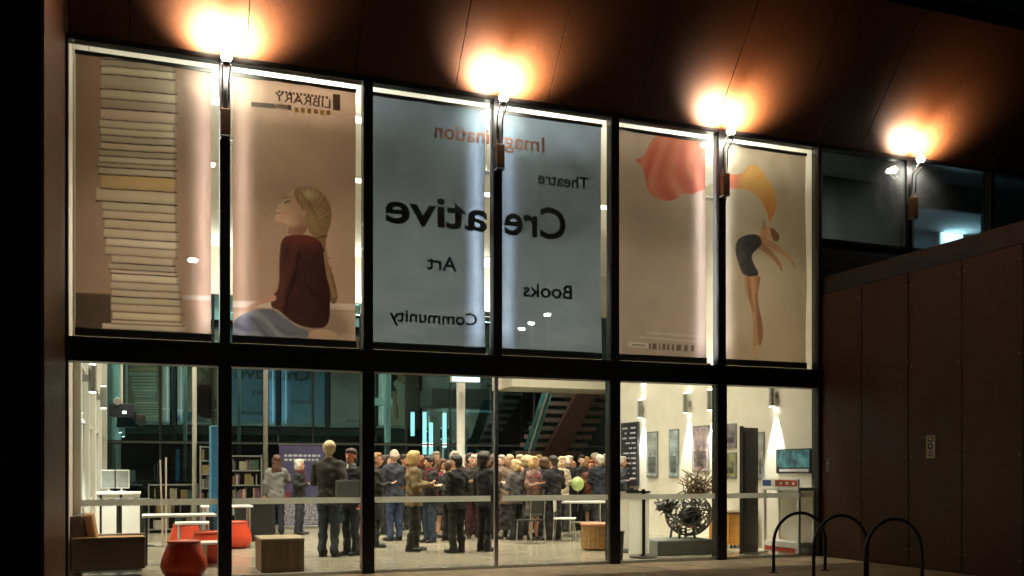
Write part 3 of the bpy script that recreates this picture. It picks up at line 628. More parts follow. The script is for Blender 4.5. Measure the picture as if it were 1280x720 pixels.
# ================================================================== PEOPLE
JOBS = []          # voxel-remesh jobs, evaluated together
def job(mb, name, m, parent, vox, sm=3, wr=0.0, seed=0):
    me = mb.mesh(name); o = bpy.data.objects.new(name, me); COL.objects.link(o)
    r = o.modifiers.new('r', 'REMESH'); r.mode = 'VOXEL'; r.voxel_size = vox; r.use_smooth_shade = True
    if sm: s = o.modifiers.new('s', 'SMOOTH'); s.iterations = sm; s.factor = .5
    JOBS.append((o, name, m, parent, wr, seed))
def flush():
    dg = bpy.context.evaluated_depsgraph_get()
    for o, name, m, parent, wr, seed in JOBS:
        me = bpy.data.meshes.new_from_object(o.evaluated_get(dg)); me.name = name
        if wr:
            n = len(me.vertices); co = np.zeros(n * 3); no = np.zeros(n * 3); me.vertices.foreach_get('co', co); me.vertices.foreach_get('normal', no)
            co = co.reshape(-1, 3); no = no.reshape(-1, 3); x, y, z = co.T
            d = np.sin(31*z + 9*x + seed) * np.cos(14*x + 11*y + seed) + .6*np.sin(52*z - 23*x + 17*y + 2*seed) + .5*np.sin(19*x + 40*y + 6*z) + 1.1*np.sin(22*z + 26*x*np.sin(3*z + seed) - 18*y)
            me.vertices.foreach_set('co', (co + no * (d * wr)[:, None]).ravel())
        me.materials.clear(); me.materials.append(m); me.polygons.foreach_set('use_smooth', [True] * len(me.polygons)); me.update()
        p = bpy.data.objects.new(name, me); COL.objects.link(p); p.parent = parent
        old = o.data; bpy.data.objects.remove(o); bpy.data.meshes.remove(old)
    JOBS.clear()
ARMS = {'down': ((.245, .03, 1.13), (.25, -.05, .89)), 'fold': ((.235, -.05, 1.13), (-.03, -.23, 1.17)), 'hold': ((.24, .0, 1.13), (.13, -.25, 1.19)),
        'gest': ((.26, -.07, 1.16), (.24, -.32, 1.27)), 'pock': ((.28, .10, 1.14), (.21, -.03, .93)), 'back': ((.26, .10, 1.14), (.07, .17, .97)), 'reach': ((.25, -.14, 1.2), (.14, -.36, 1.16))}
def cloth(c, rough=.85): return mat('cloth_%02x%02x%02x' % tuple(int(v) for v in c), lin(c), rough, 0, .18, 14, .25, 220)
def skinm(c): return mat('skin_%02x%02x%02x' % tuple(c), lin(c), .5, 0, .07, 30)
def hairm(c): return mat('hair_%02x%02x%02x' % tuple(c), lin(c), .5, 0, .3, 30, .4, 120, (3, 3, .5))
def person(label, loc, H, face, hair=('short', (60, 45, 35)), top=('jacket', (30, 30, 34)), low=('trousers', (35, 38, 46)), arms=('down', 'down'), skin=(214, 160, 130), fem=False, fine=False,
           head=0, stance=0.0, bag=None, scarf=None, shirt=None, stripe=None, lean=0.0, shoe=(22, 20, 20)):
    e = empty('person', loc, R(face), label, 'person', 'guests at the evening gathering')
    s = H / 1.75; e.scale = (s, s, s); seed = len(label) * .7 + loc[0]
    vb, vc = (.011, .013) if fine else (.015, .017)
    sw = .165 if fem else .19; hw = .165 if fem else .16
    B = MB()
    # legs: hip, knee, ankle
    legs = []
    for sx in (-1, 1):
        st = stance * sx
        hip = Vector((.085 * sx, 0, .90)); kn = Vector((.095 * sx, -.02 - .5 * st * .5, .49)); an = Vector((.10 * sx, .02 - st * .5, .08)); toe = an + Vector((.03 * sx, -.17, -.045))
        legs.append((hip, kn, an, toe))
        B.capsule(hip, kn, .078, .052); B.capsule(kn, an, .052, .036); B.capsule(an + Vector((0, .02, -.03)), toe, .036, .028)
    L = lean
    tors = [(.84, hw*.8, .10, 0, .0), (.93, hw, .115, 0, .01), (1.06, hw*.86, .098, 0, L*.3), (1.2, sw*.84, .108, 0, L*.6), (1.34, sw*.95, .11, 0, L*.85), (1.42, sw*.86, .085, 0, L), (1.47, .085, .065, 0, L), (1.5, .055, .055, 0, L)]
    B.loft(tors)
    hy = L * 1.1; hc = Vector((0, -.012 + hy, 1.632)); RM = Matrix.Rotation(R(head), 4, 'Z')
    HS = 1.13
    def hp(x, y, z): return hc + (RM @ (Vector((x, y, z - 1.632)) * HS)) + Vector((0, 0, .006))
    def hr(*r): return tuple(v * HS for v in r)
    RM3 = RM.to_3x3()
    B.capsule((0, .005 + L, 1.45), (0, -.005 + hy, 1.56), .052, .05)
    B.ball(hp(0, .008, 1.655), hr(.074, .094, .092), M=RM3); B.ball(hp(0, -.022, 1.60), hr(.056, .066, .075), M=RM3)
    B.capsule(hp(0, -.092, 1.638), hp(0, -.112, 1.610), .009, .014, 8); B.ball(hp(0, -.062, 1.548), hr(.026, .026, .018), 8, 6)
    B.ball(hp(0, -.084, 1.578), hr(.02, .012, .01), 8, 6)
    for sx in (-1, 1): B.ball(hp(.076 * sx, .012, 1.625), hr(.010, .022, .032), 8, 6, RM3)
    S = MB(); sleeves = []
    for sx, pose in zip((-1, 1), arms):
        el, wr = ARMS[pose]; sh = Vector((sw * sx, L, 1.405)); el = Vector((el[0] * sx, el[1] + L * .5, el[2])); wr = Vector((wr[0] * sx, wr[1] + L * .5, wr[2]))
        B.capsule(sh, el, .05, .040); B.capsule(el, wr, .040, .026)
        sleeves.append((sh, el, wr))
        d = (wr - el).normalized(); n = Vector((0, -1, 0)) if abs(d.y) < .8 else Vector((0, 0, 1)); side = d.cross(n).normalized(); n = side.cross(d).normalized()
        B.capsule(wr, wr + d * .07, .026, .034, 8, .55)
        for i, (off, ln) in enumerate(((-.030, .058), (-.010, .068), (.011, .064), (.031, .050))):
            a = wr + d * .085 + side * off; b = a + d * ln * .55 + n * .008 + side * off * .25; c = b + d * ln * .35 + n * .024
            B.capsule(a, b, .0095, .0088, 7); B.capsule(b, c, .0088, .0078, 7)
        a = wr + d * .035 - side * .028 * sx; b = a + d * .035 - side * .028 * sx + n * .012; B.capsule(a, b, .012, .0105, 7); B.capsule(b, b + d * .03 + n * .012, .0105, .009, 7)
    job(B, 'body', skinm(skin), e, vb, 2)
    # lower clothing
    kind, c = low
    T = MB()
    if kind == 'trousers':
        T.loft([(.80, hw*.9, .115, 0, .0), (.88, hw + .012, .13, 0, .005), (.97, hw + .01, .128, 0, .01), (1.05, hw*.92, .112, 0, .01)])
        for hip, kn, an, toe in legs:
            T.capsule(hip - Vector((0, 0, .02)), kn, .096, .074); T.capsule(kn, an + Vector((0, 0, .03)), .074, .068); T.capsule(an + Vector((0, -.01, .05)), an + Vector((0, -.012, .0)), .066, .070)
    else:
        zb = {'skirt': .50, 'longskirt': .16}[kind]
        T.loft([(zb, hw + .07, .19, 0, 0), (zb + .02, hw + .075, .195, 0, 0), (.72, hw + .045, .16, 0, 0), (.92, hw + .015, .13, 0, .005), (1.05, hw*.92, .112, 0, .01)])
    job(T, kind if kind != 'longskirt' else 'skirt', cloth(c), e, vc, 3, .006, seed)
    if kind != 'trousers':
        K = MB()
    # upper clothing
    kind, c = top; zb = {'jacket': .80, 'top': .90, 'coat': .52, 'cape': .70}[kind]; ex = {'jacket': .026, 'top': .014, 'coat': .032, 'cape': .05}[kind]
    J = MB(); fl = .02 if kind in ('coat', 'cape') else .004
    pr = [(zb, hw + ex + fl + .01, .128 + ex + fl, 0, .005)] if zb < .9 else []
    pr += [(max(zb, .90), hw + ex + .008, .12 + ex, 0, .008), (1.06, hw*.88 + ex, .105 + ex, 0, L*.3), (1.2, sw*.86 + ex, .112 + ex, 0, L*.6), (1.34, sw*.97 + ex, .113 + ex, 0, L*.85), (1.425, sw*.9 + ex*.8, .088 + ex, 0, L), (1.475, .10 + ex*.4, .075 + ex*.4, 0, L + .004), (1.505, .072, .066, 0, L + .006)]
    J.loft(pr)
    for sh, el, wr in sleeves:
        J.capsule(sh - Vector((0, 0, .005)), el, .062 + ex*.5, .054 + ex*.3); J.capsule(el, wr - (wr - el).normalized() * .01, .054 + ex*.3, .040 + ex*.2)
    if kind == 'cape':
        for sh, el, wr in sleeves: J.capsule(sh, el + Vector((0, 0, -.1)), .10, .11)
    job(J, kind, cloth(c), e, vc, 3, .0062, seed + 2)
    for hip, kn, an, toe in legs:
        sm_ = MB(); sm_.capsule(an + Vector((0, .035, -.035)), toe + Vector((0, -.01, -.003)), .043, .036, 10, .95); sm_.capsule(an + Vector((0, .03, -.01)), an + Vector((0, .01, .04)), .046, .045)
        sm_.box((an.x - .035, an.y - .17, .0), (an.x + .035, an.y + .075, .02))
        job(sm_, 'shoe', cloth(shoe, .4), e, .014, 2)
    # hair
    st, c = hair; Hh = MB()
    if st != 'bald': Hh.ball(hp(0, .026, 1.668), hr(.086, .096, .092), M=RM3); Hh.ball(hp(0, -.012, 1.71), hr(.07, .08, .045), M=RM3)
    if st == 'bald': Hh.ball(hp(0, .045, 1.628), hr(.084, .066, .06), M=RM3)
    if st == 'short': Hh.ball(hp(0, .05, 1.61), hr(.07, .058, .06), M=RM3)
    if st == 'bob':
        Hh.ball(hp(0, .045, 1.60), hr(.088, .072, .10), M=RM3)
        for sx in (-1, 1): Hh.ball(hp(.066 * sx, .012, 1.60), hr(.03, .058, .095), M=RM3)
    if st == 'long':
        Hh.ball(hp(0, .055, 1.58), hr(.095, .062, .13), M=RM3); Hh.ball(hp(0, .085, 1.46), hr(.10, .048, .13), M=RM3)
        for sx in (-1, 1): Hh.ball(hp(.07 * sx, .015, 1.585), hr(.028, .05, .11), M=RM3)
    if st == 'bushy':
        Hh.ball(hp(0, .03, 1.665), hr(.112, .115, .105), M=RM3); Hh.ball(hp(0, .05, 1.60), hr(.108, .085, .085), M=RM3)
    if st == 'bun': Hh.ball(hp(0, .125, 1.68), .042)
    job(Hh, 'hair', hairm(c), e, .013, 2, .0045, seed)
    for sx in (-1, 1):
        MB().ball(hp(.031 * sx, -.0825, 1.640), hr(.013, .009, .008), 8, 6, RM3).build('eye', mat('eye_dark', (.05, .035, .03), .3), e, smooth=True)
    MB().ball(hp(0, -.0925, 1.579), hr(.021, .008, .006), 8, 6, RM3).build('mouth', mat('lips', (.33, .10, .09), .5), e, smooth=True)
    if scarf:
        W = MB(); n = 14
        W.tube([(.085 * math.cos(2*math.pi*k/n), L + .005 + .08 * math.sin(2*math.pi*k/n), 1.49 + .012 * math.sin(k * 2)) for k in range(n + 1)], .034, 8)
        W.capsule((.03, -.10 + L, 1.46), (.05, -.165 + L*.6, 1.12), .036, .03, 8, .5)
        job(W, 'scarf', cloth(scarf), e, .013, 2, .004, seed)
    if shirt:
        W = MB(); W.capsule((0, -.075 + L, 1.475), (0, -.128 + L*.8, 1.30), .035, .012, 8, .6); W.tube([(.066 * math.cos(t), L + .005 + .066 * math.sin(t), 1.508) for t in [R(a) for a in range(-200, 21, 20)]], .016, 8)
        job(W, 'shirt_collar', cloth(shirt), e, .010, 1)
    if stripe:
        for zz_ in (1.10, 1.22, 1.34):
            kk = 1.0; W = MB().rings([[Vector(((sw*.93 + .023) * math.cos(2*math.pi*k/24), .005 + .137 * math.sin(2*math.pi*k/24), z)) for k in range(24)] for z in (zz_, zz_ + .05)], False); W.build('stripe', cloth(stripe), e, smooth=True)
    if bag:
        bc, side = bag; W = MB(); bxn = .24 * side
        bo = MB().box((bxn - .06, -.04 - .13, .72), (bxn + .06, -.04 + .13, .97)).build('handbag', cloth(bc, .6), e, .03)
        MB().tube([(bxn, -.15, .96), (bxn * .98, -.10, 1.2), (sw * side, 0, 1.47), (bxn * .98, .06, 1.2), (bxn, .08, .96)], .009, 6).build('strap', cloth(bc, .6), bo)
    return e
G = lambda px, py: atz(px, py, 0)
WH, GR, BL, BR, DK = (214, 206, 194), (150, 140, 126), (196, 152, 92), (84, 54, 36), (34, 26, 22)
def P(label, px, py, H, face, **k): return person(label, G(px, py), H, face, **k)
P('man in dark brown jacket and jeans, grey hair, back turned', 411, 696, 1.86, 150, hair=('short', (188, 168, 132)), top=('jacket', (44, 34, 30)), low=('trousers', (52, 62, 74)), arms=('pock', 'hold'), fine=True, head=25)
P('man with white collar and dark jacket beside the white pane edge', 439, 694, 1.74, -55, hair=('short', (58, 34, 24)), top=('jacket', (36, 34, 36)), low=('trousers', (46, 52, 60)), arms=('hold', 'down'), shirt=(225, 222, 215), skin=(214, 138, 108), fine=True, head=10)
P('long-haired woman in grey jacket with wine red bag, back turned', 346, 668, 1.72, 172, hair=('long', (78, 46, 34)), top=('jacket', (122, 120, 118)), low=('trousers', (42, 46, 54)), arms=('gest', 'down'), fem=True, bag=((110, 40, 52), -1))
P('white-haired woman in black jacket before the purple roller banner', 374, 668, 1.62, 60, hair=('bob', WH), top=('jacket', (26, 26, 28)), low=('trousers', (44, 48, 58)), arms=('hold', 'down'), fem=True, scarf=(90, 34, 36))
P('person in black coat with red shoulder bag behind the mullion', 470, 684, 1.70, 80, hair=('short', (150, 110, 70)), top=('coat', (26, 22, 24)), low=('trousers', (30, 28, 32)), arms=('hold', 'down'), bag=((170, 50, 40), 1))
P('man in navy jacket and blue jeans, balding grey, back turned', 493, 676, 1.80, 200, hair=('bald', (196, 176, 160)), top=('jacket', (48, 50, 62)), low=('trousers', (50, 66, 100)), arms=('hold', 'hold'), skin=(222, 168, 146), fine=True)
P('blonde woman in olive jacket and dark trousers in profile', 517, 689, 1.72, 80, hair=('bob', (214, 176, 112)), top=('jacket', (116, 98, 66)), low=('trousers', (38, 34, 32)), arms=('hold', 'reach'), fem=True, fine=True, stance=.12)
P('dark-clad guest with burgundy scarf facing the blonde woman', 537, 678, 1.66, -70, hair=('short', DK), top=('jacket', (40, 28, 32)), low=('trousers', (44, 54, 76)), arms=('gest', 'hold'), scarf=(110, 34, 44))
P('brown-haired woman in crimson cardigan with white blouse', 553, 672, 1.62, 20, hair=('long', BR), top=('top', (120, 30, 44)), low=('skirt', (32, 28, 32)), arms=('hold', 'gest'), fem=True, shirt=(220, 214, 206))
P('dark-haired woman in black suit with white collar, back turned', 571, 691, 1.64, 205, hair=('short', (32, 26, 24)), top=('jacket', (22, 23, 26)), low=('trousers', (24, 24, 27)), arms=('hold', 'hold'), fem=True, shirt=(210, 210, 206), fine=True)
P('grey-haired tall guest standing behind the black suit woman', 568, 668, 1.80, 15, hair=('short', (190, 176, 160)), top=('jacket', (50, 44, 42)), low=('trousers', (36, 36, 40)), arms=('fold', 'fold'))
P('white-haired man in charcoal jacket facing the glass front', 592, 673, 1.70, -10, hair=('short', WH), top=('jacket', (52, 46, 46)), low=('trousers', (70, 30, 34)), arms=('hold', 'down'), skin=(226, 178, 152))
P('bushy dark-haired woman in black jacket and black trousers', 606, 689, 1.70, 110, hair=('bushy', (40, 26, 20)), top=('jacket', (24, 23, 24)), low=('trousers', (22, 21, 23)), arms=('hold', 'down'), fem=True, fine=True, head=-20)
P('dark-haired guest in maroon top between the black suits', 588, 667, 1.76, 40, hair=('short', (60, 36, 30)), top=('top', (88, 36, 38)), low=('trousers', (34, 32, 36)), arms=('fold', 'fold'))
P('grey-blonde woman in beige shawl and long dark skirt', 637, 671, 1.72, 165, hair=('bob', (198, 158, 128)), top=('cape', (120, 100, 84)), low=('longskirt', (64, 56, 58)), arms=('hold', 'hold'), fem=True, fine=True)
P('guest in peach pink cardigan beside the beige shawl woman', 650, 664, 1.74, -60, hair=('bob', (214, 196, 168)), top=('jacket', (186, 138, 108)), low=('trousers', (60, 54, 58)), arms=('down', 'hold'), fem=True)
P('blonde woman in pink striped top and grey skirt', 667, 675, 1.66, 30, hair=('bob', (206, 172, 116)), top=('top', (132, 104, 96)), low=('skirt', (84, 80, 80)), arms=('hold', 'down'), fem=True, stripe=(176, 96, 98))
P('dark-haired man in black jacket with pale collar', 692, 675, 1.68, 190, hair=('short', (52, 40, 34)), top=('jacket', (26, 25, 28)), low=('trousers', (34, 33, 36)), arms=('hold', 'hold'), shirt=(206, 198, 186), fine=True)
P('fair-haired pale guest in cream cardigan behind the black jacket', 702, 665, 1.70, 10, hair=('bob', (222, 202, 166)), top=('jacket', (196, 180, 156)), low=('trousers', (60, 58, 60)), arms=('gest', 'hold'), fem=True, skin=(232, 186, 160))
P('blonde guest in dark top next to the green balloon', 716, 661, 1.60, -30, hair=('short', (206, 170, 98)), top=('jacket', (36, 34, 36)), low=('trousers', (40, 40, 44)), arms=('hold', 'hold'))
P('dark-haired pale guest in black behind the oval table', 727, 662, 1.74, 0, hair=('short', (36, 28, 24)), top=('jacket', (30, 30, 34)), low=('trousers', (30, 30, 32)), arms=('fold', 'fold'), skin=(232, 192, 168))
P('auburn-haired woman in brown cardigan behind the oval table', 739, 664, 1.62, -40, hair=('bob', (136, 70, 40)), top=('jacket', (110, 64, 44)), low=('skirt', (36, 32, 34)), arms=('hold', 'down'), fem=True)
P('white-haired man in navy jacket behind the oval table', 750, 665, 1.74, 170, hair=('short', (226, 220, 208)), top=('jacket', (28, 34, 48)), low=('trousers', (36, 38, 44)), arms=('down', 'hold'))
P('grey-haired guest in slate jacket behind the mullion gap', 778, 664, 1.70, 20, hair=('bob', (190, 184, 176)), top=('jacket', (70, 74, 82)), low=('trousers', (46, 46, 50)), arms=('hold', 'hold'), fem=True)
P('short dark-haired guest in teal top deep in the hall', 682, 661, 1.70, 60, hair=('short', (50, 38, 32)), top=('jacket', (36, 64, 70)), low=('trousers', (40, 40, 44)), arms=('fold', 'fold'))
P('tall grey-haired guest in brown jacket deep behind the crimson cardigan', 545, 663, 1.82, 5, hair=('short', (150, 136, 120)), top=('jacket', (84, 66, 54)), low=('trousers', (50, 48, 50)), arms=('fold', 'fold'))
P('silver-haired woman in wine blouse deep behind the maroon top', 581, 661, 1.74, -15, hair=('bushy', (200, 192, 180)), top=('top', (120, 52, 60)), low=('skirt', (44, 40, 44)), arms=('hold', 'down'), fem=True, skin=(228, 182, 156))
P('bald guest in light blue shirt deep behind the bushy-haired woman', 618, 662, 1.78, 20, hair=('bald', (120, 100, 84)), top=('top', (132, 148, 168)), low=('trousers', (48, 48, 54)), arms=('hold', 'down'), skin=(226, 172, 146))
P('blonde guest in grey cardigan deep behind the striped-top woman', 674, 660, 1.76, -25, hair=('long', (204, 170, 118)), top=('jacket', (128, 122, 116)), low=('trousers', (50, 50, 56)), arms=('hold', 'hold'), fem=True, skin=(230, 184, 156))
P('guest in white shirt deep behind the auburn-haired woman', 744, 660, 1.80, 10, hair=('short', (206, 196, 180)), top=('top', (200, 196, 186)), low=('trousers', (48, 46, 50)), arms=('hold', 'hold'), skin=(224, 176, 150))
P('dark-haired guest in rust jumper deep behind the olive jacket', 505, 662, 1.76, 30, hair=('short', (56, 40, 32)), top=('top', (140, 78, 48)), low=('trousers', (50, 50, 58)), arms=('fold', 'fold'))
EXTRA = [(527, 669, 1.70, 'auburn guest in black jumper wedged behind the blonde in olive', (110, 60, 36), (30, 28, 30), 'bob', 200), (561, 676, 1.58, 'short guest in charcoal coat beside the black suit woman', (90, 66, 48), (44, 42, 46), 'short', 120), (598, 668, 1.74, 'guest with sandy hair and black coat beside the white-haired man', (190, 150, 100), (28, 28, 30), 'short', -40),
         (615, 674, 1.68, 'dark-haired guest in brown coat right behind the door stile', (60, 40, 30), (74, 54, 42), 'bushy', 30), (627, 667, 1.72, 'grey-haired guest in black coat left of the beige shawl', (178, 168, 156), (30, 30, 34), 'short', -20), (659, 669, 1.70, 'guest with light curls in dark jumper behind the pink stripes', (210, 190, 150), (46, 42, 44), 'bushy', 70),
         (681, 672, 1.66, 'guest in dark plum coat squeezed against the black jacket man', (84, 56, 40), (56, 36, 46), 'bob', 150), (711, 663, 1.72, 'guest with white hair and dark blazer near the white chair', (222, 214, 202), (34, 34, 40), 'bob', 20), (733, 659, 1.72, 'guest with honey hair in black top left of the navy jacket', (196, 150, 92), (26, 26, 28), 'long', 190), (757, 660, 1.78, 'tall silver-haired guest in charcoal suit at the mullion edge', (206, 200, 190), (48, 48, 54), 'short', -30),
         (482, 668, 1.72, 'guest with dark bob in black coat behind the navy jacket', (46, 34, 28), (30, 28, 32), 'bob', 60), (645, 675, 1.60, 'short guest in grey jacket with fair bob beside the shawl', (214, 188, 140), (84, 80, 80), 'bob', 200)]
for px, py, H, l, hc_, tc_, hs_, fc_ in EXTRA:
    P(l, px, py, H, fc_, hair=(hs_, hc_), top=('jacket' if int(px) % 2 else 'coat', tc_), low=('trousers', (34, 34, 38)), arms=(random.choice(('hold', 'fold', 'pock')), random.choice(('hold', 'down', 'gest'))), fem=hs_ in ('bob', 'long', 'bushy'), skin=random.choice(((226, 176, 148), (216, 160, 130), (232, 190, 166))), head=random.uniform(-35, 35), lean=random.uniform(-.03, .02))
flush()
b = empty('balloon', G(722, 669) + Vector((0, 0, 1.11)), 0, 'lime green round balloon held among the guests', 'balloon')
MB().ball((0, 0, 0), (.14, .14, .155), 20, 14).build('skin', mat('lime_latex', (.36, .46, .16), .35, 0, .12, 6), b, smooth=True)
MB().lathe([(.006, -.19), (.022, -.18), (.010, -.165), (.02, -.148)], (0, 0, 0), 10).build('knot', mat('lime_latex', (.34, .5, .12)), b)
MB().tube([(0, 0, -.21), (.02, .01, -.4), (.01, .02, -.6)], .003, 5).build('string', M_whitep, b)

# ================================================================== FURNITURE AND THINGS IN THE HALL
# --- brown leather armchair by the glass, side on
a0 = aty(86, 700, .55); a1 = aty(182, 700, .55); W = a1.x - a0.x
e = empty('armchair', (a0.x, .55, 0), 0, 'brown leather armchair with tan back cushion beside the glass front', 'armchair')
MB().box((.02, 0, .10), (W, .11, .52)).build('armrest', M_leather, e, .02)
MB().box((.02, .80, .10), (W, .91, .52)).build('armrest', M_leather, e, .02)
MB().box((.02, .112, .12), (W - .03, .798, .34)).build('seat_base', M_leather, e, .02)
MB().box((.22, .115, .342), (W - .01, .795, .50)).build('seat_cushion', M_tan, e, .04, seg=4)
MB().box((.0, .0, .0), (.16, .70, .46), Matrix.Translation((.05, .10, .34)) @ Matrix.Rotation(R(-8), 4, 'Y')).build('backrest', M_leather, e, .03)
MB().box((.0, .0, .0), (.12, .60, .42), Matrix.Translation((.22, .15, .40)) @ Matrix.Rotation(R(-10), 4, 'Y')).build('back_cushion', M_tan, e, .04, seg=4)
for yy in (.05, .86): MB().tube([(.04, yy, .11), (.06, yy, .015), (W - .06, yy, .015), (W - .04, yy, .11)], .014).build('sled_leg', M_steel, e)
MB().box((.02, -.004, .515), (W, .09, .522)).build('arm_trim', M_tan, e)
# --- red pebble stools
def stool(px, py, label, s=1.0):
    p = G(px, py); e = empty('stool', p, 0, label, 'stool', 'red moulded stools'); e.scale = (s, s, s)
    MB().lathe([(.17, .0), (.235, .03), (.285, .10), (.295, .16), (.28, .24), (.245, .34), (.21, .43), (.205, .455)], (0, 0, 0), 28).build('shell', M_red, e, smooth=True)
    MB().lathe([(.206, .456), (.215, .466), (.205, .486), (.12, .494), (.02, .496)], (0, 0, 0), 28).build('seat_pad', mat('seat_pad_red', (.55, .07, .03), .5), e, smooth=True)
    MB().lathe([(.15, -.0), (.15, .012)], (0, 0, 0), 20).build('base_ring', M_steel, e)
    return e
stool(230, 722, 'red moulded stool close to the glass and the brown armchair')
stool(260, 704, 'red moulded stool half behind the front mullion under the low table')
stool(232, 690, 'red moulded stool below the white table, beside the blue panel')
stool(294, 685, 'red moulded stool beside the timber bench box')
# --- white tables on the left
def table(label, p, w, d, h, m=M_whitep, rz=0, th=.035, legs='four', legm=M_steel):
    e = empty('table', p, rz, label, 'table')
    MB().box((-w/2, -d/2, h - th), (w/2, d/2, h)).build('tabletop', m, e, .008)
    if legs == 'four':
        for sx in (-1, 1):
            for sy in (-1, 1): MB().tube([(sx * (w/2 - .06), sy * (d/2 - .06), 0), (sx * (w/2 - .06), sy * (d/2 - .06), h - th)], .018).build('leg', legm, e)
    else:
        MB().tube([(0, 0, .02), (0, 0, h - th)], .035).build('column', legm, e); MB().lathe([(.24, 0), (.24, .012), (.05, .03)], (0, 0, 0), 24).build('foot_plate', legm, e)
    return e
t = aty(224, 645, 2.3); table('long white table behind the red stools', (t.x, 2.3, 0), 1.05, .6, .74, legm=M_blacksteel)
t = aty(245, 676, 1.7); table('low white coffee table between red stools', (t.x + .12, 1.7, 0), .62, .5, .36, legs='col')
t = aty(283, 634, 5.2); table('white table beside the display shelves', (t.x, 5.2, 0), .9, .6, .76)
t = aty(243, 652, 3.6); table('white side table behind the blue panel', (t.x, 3.6, 0), .6, .5, .55)
# --- reception desk and black bar stools
d0 = aty(100, 620, 6.6); d1 = aty(176, 620, 6.6)
e = empty('reception_desk', ((d0.x + d1.x) / 2, 6.6, 0), 0, 'white panelled reception desk along the left wall', 'desk'); w = (d1.x - d0.x)
MB().box((-w/2, 0, .94), (w/2, .7, .99)).build('desktop', M_whitep, e, .008)
for i in range(3): MB().box((-w/2 + i * w/3 + .02, .05, .05), (-w/2 + (i + 1) * w/3 - .02, .09, .938)).build('front_panel', M_whitep, e, .006)
MB().box((-w/2 + .02, .092, .02), (w/2 - .02, .65, .935)).build('carcass', M_blacksteel, e)
for px, l in ((117, 'black round bar stool at the wall end of the reception desk'), (148, 'black round bar stool at the middle of the reception desk'), (178, 'black round bar stool at the open end of the reception desk')):
    p = aty(px, 620, 5.9); s_ = empty('bar_stool', (p.x, 5.9, 0), 0, l, 'stool', 'bar stools at the desk')
    MB().lathe([(.15, .80), (.17, .83), (.17, .87), (.14, .89)], (0, 0, 0), 20).build('seat', M_blacksteel, s_, smooth=True)
    MB().tube([(0, 0, .03), (0, 0, .8)], .035).build('post', M_blacksteel, s_); MB().lathe([(.22, 0), (.22, .015), (.04, .035)], (0, 0, 0), 20).build('base', M_blacksteel, s_)
# lamp-like white stands on the desk
for px, py, l in ((152, 600, 'white box monitor on the reception desk'), (136, 603, 'white slim screen on the reception desk')):
    p = aty(px, py, 6.9); m_ = empty('desk_monitor', (p.x, 6.9, .992), 0, l, 'monitor')
    MB().box((-.14, -.03, .06), (.14, .03, .42)).build('casing', M_whitep, m_, .01); MB().box((-.125, -.034, .08), (.125, -.031, .40)).build('screen', M_grey, m_)
    MB().box((-.08, -.08, 0), (.08, .08, .015)).build('stand', M_whitep, m_); MB().box((-.02, -.01, .015), (.02, .01, .07)).build('neck', M_whitep, m_)
# projector cluster hung near the back left
p = aty(152, 512, 9.5)
e = empty('projector', p, 0, 'black projector on a ceiling pole beside the left wall', 'projector')
MB().box((-.24, -.2, -.16), (.24, .25, .12)).build('casing', mat('projector_navy', (.02, .025, .045), .5), e, .02)
MB().lathe([(.07, 0), (.08, .08), (.06, .09)], (0, 0, 0), 16).build('lens', M_steel, e).matrix_local = Matrix.Translation((-.08, -.2, .16)) @ Matrix.Rotation(R(90), 4, 'X')
MB().tube([(0, 0, .12), (0, 0, 7.05 - p.z)], .025).build('ceiling_pole', M_whitep, e)
MB().box((.02, -.206, -.1), (.1, -.201, -.04)).build('indicator', emit('indicator_white', (1, 1, 1), 2), e)
MB().box((.28, -.1, -.28), (.5, .2, -.1)).build('side_speaker', M_blacksteel, e, .02); MB().box((.22, -.02, -.2), (.3, .02, -.05)).build('bracket', M_blacksteel, e)
# slender twin pole stand and the blue panel
p = G(206, 684); e = empty('pole_stand', p, 0, 'slim pale twin pole stand in front of the white table', 'stand')
for dx, tl in ((-.03, -.05), (.02, .0)): MB().tube([(dx, 0, .01), (dx + tl, .02, 1.62 + dx)], .016).build('pole', mat('pole_beige', (.5, .42, .36), .5), e)
MB().lathe([(.18, 0), (.18, .012), (.03, .03)], (0, 0, 0), 20).build('foot', M_steel, e)
p = aty(267, 668, 2.9); e = empty('blue_signboard', (p.x, 2.9, 0), 0, 'tall narrow blue display panel behind the front mullion', 'panel'); h = aty(267, 533, 2.9).z
MB().box((-.05, -.3, .08), (.05, .3, h)).build('board', M_blue, e, .008); MB().box((-.2, -.3, 0), (.2, .3, .08)).build('foot', M_blacksteel, e, .006)
MB().box((-.052, -.302, h - .02), (.052, .302, h + .005)).build('edge_trim', mat('sky_trim', (.2, .5, .65), .5), e)
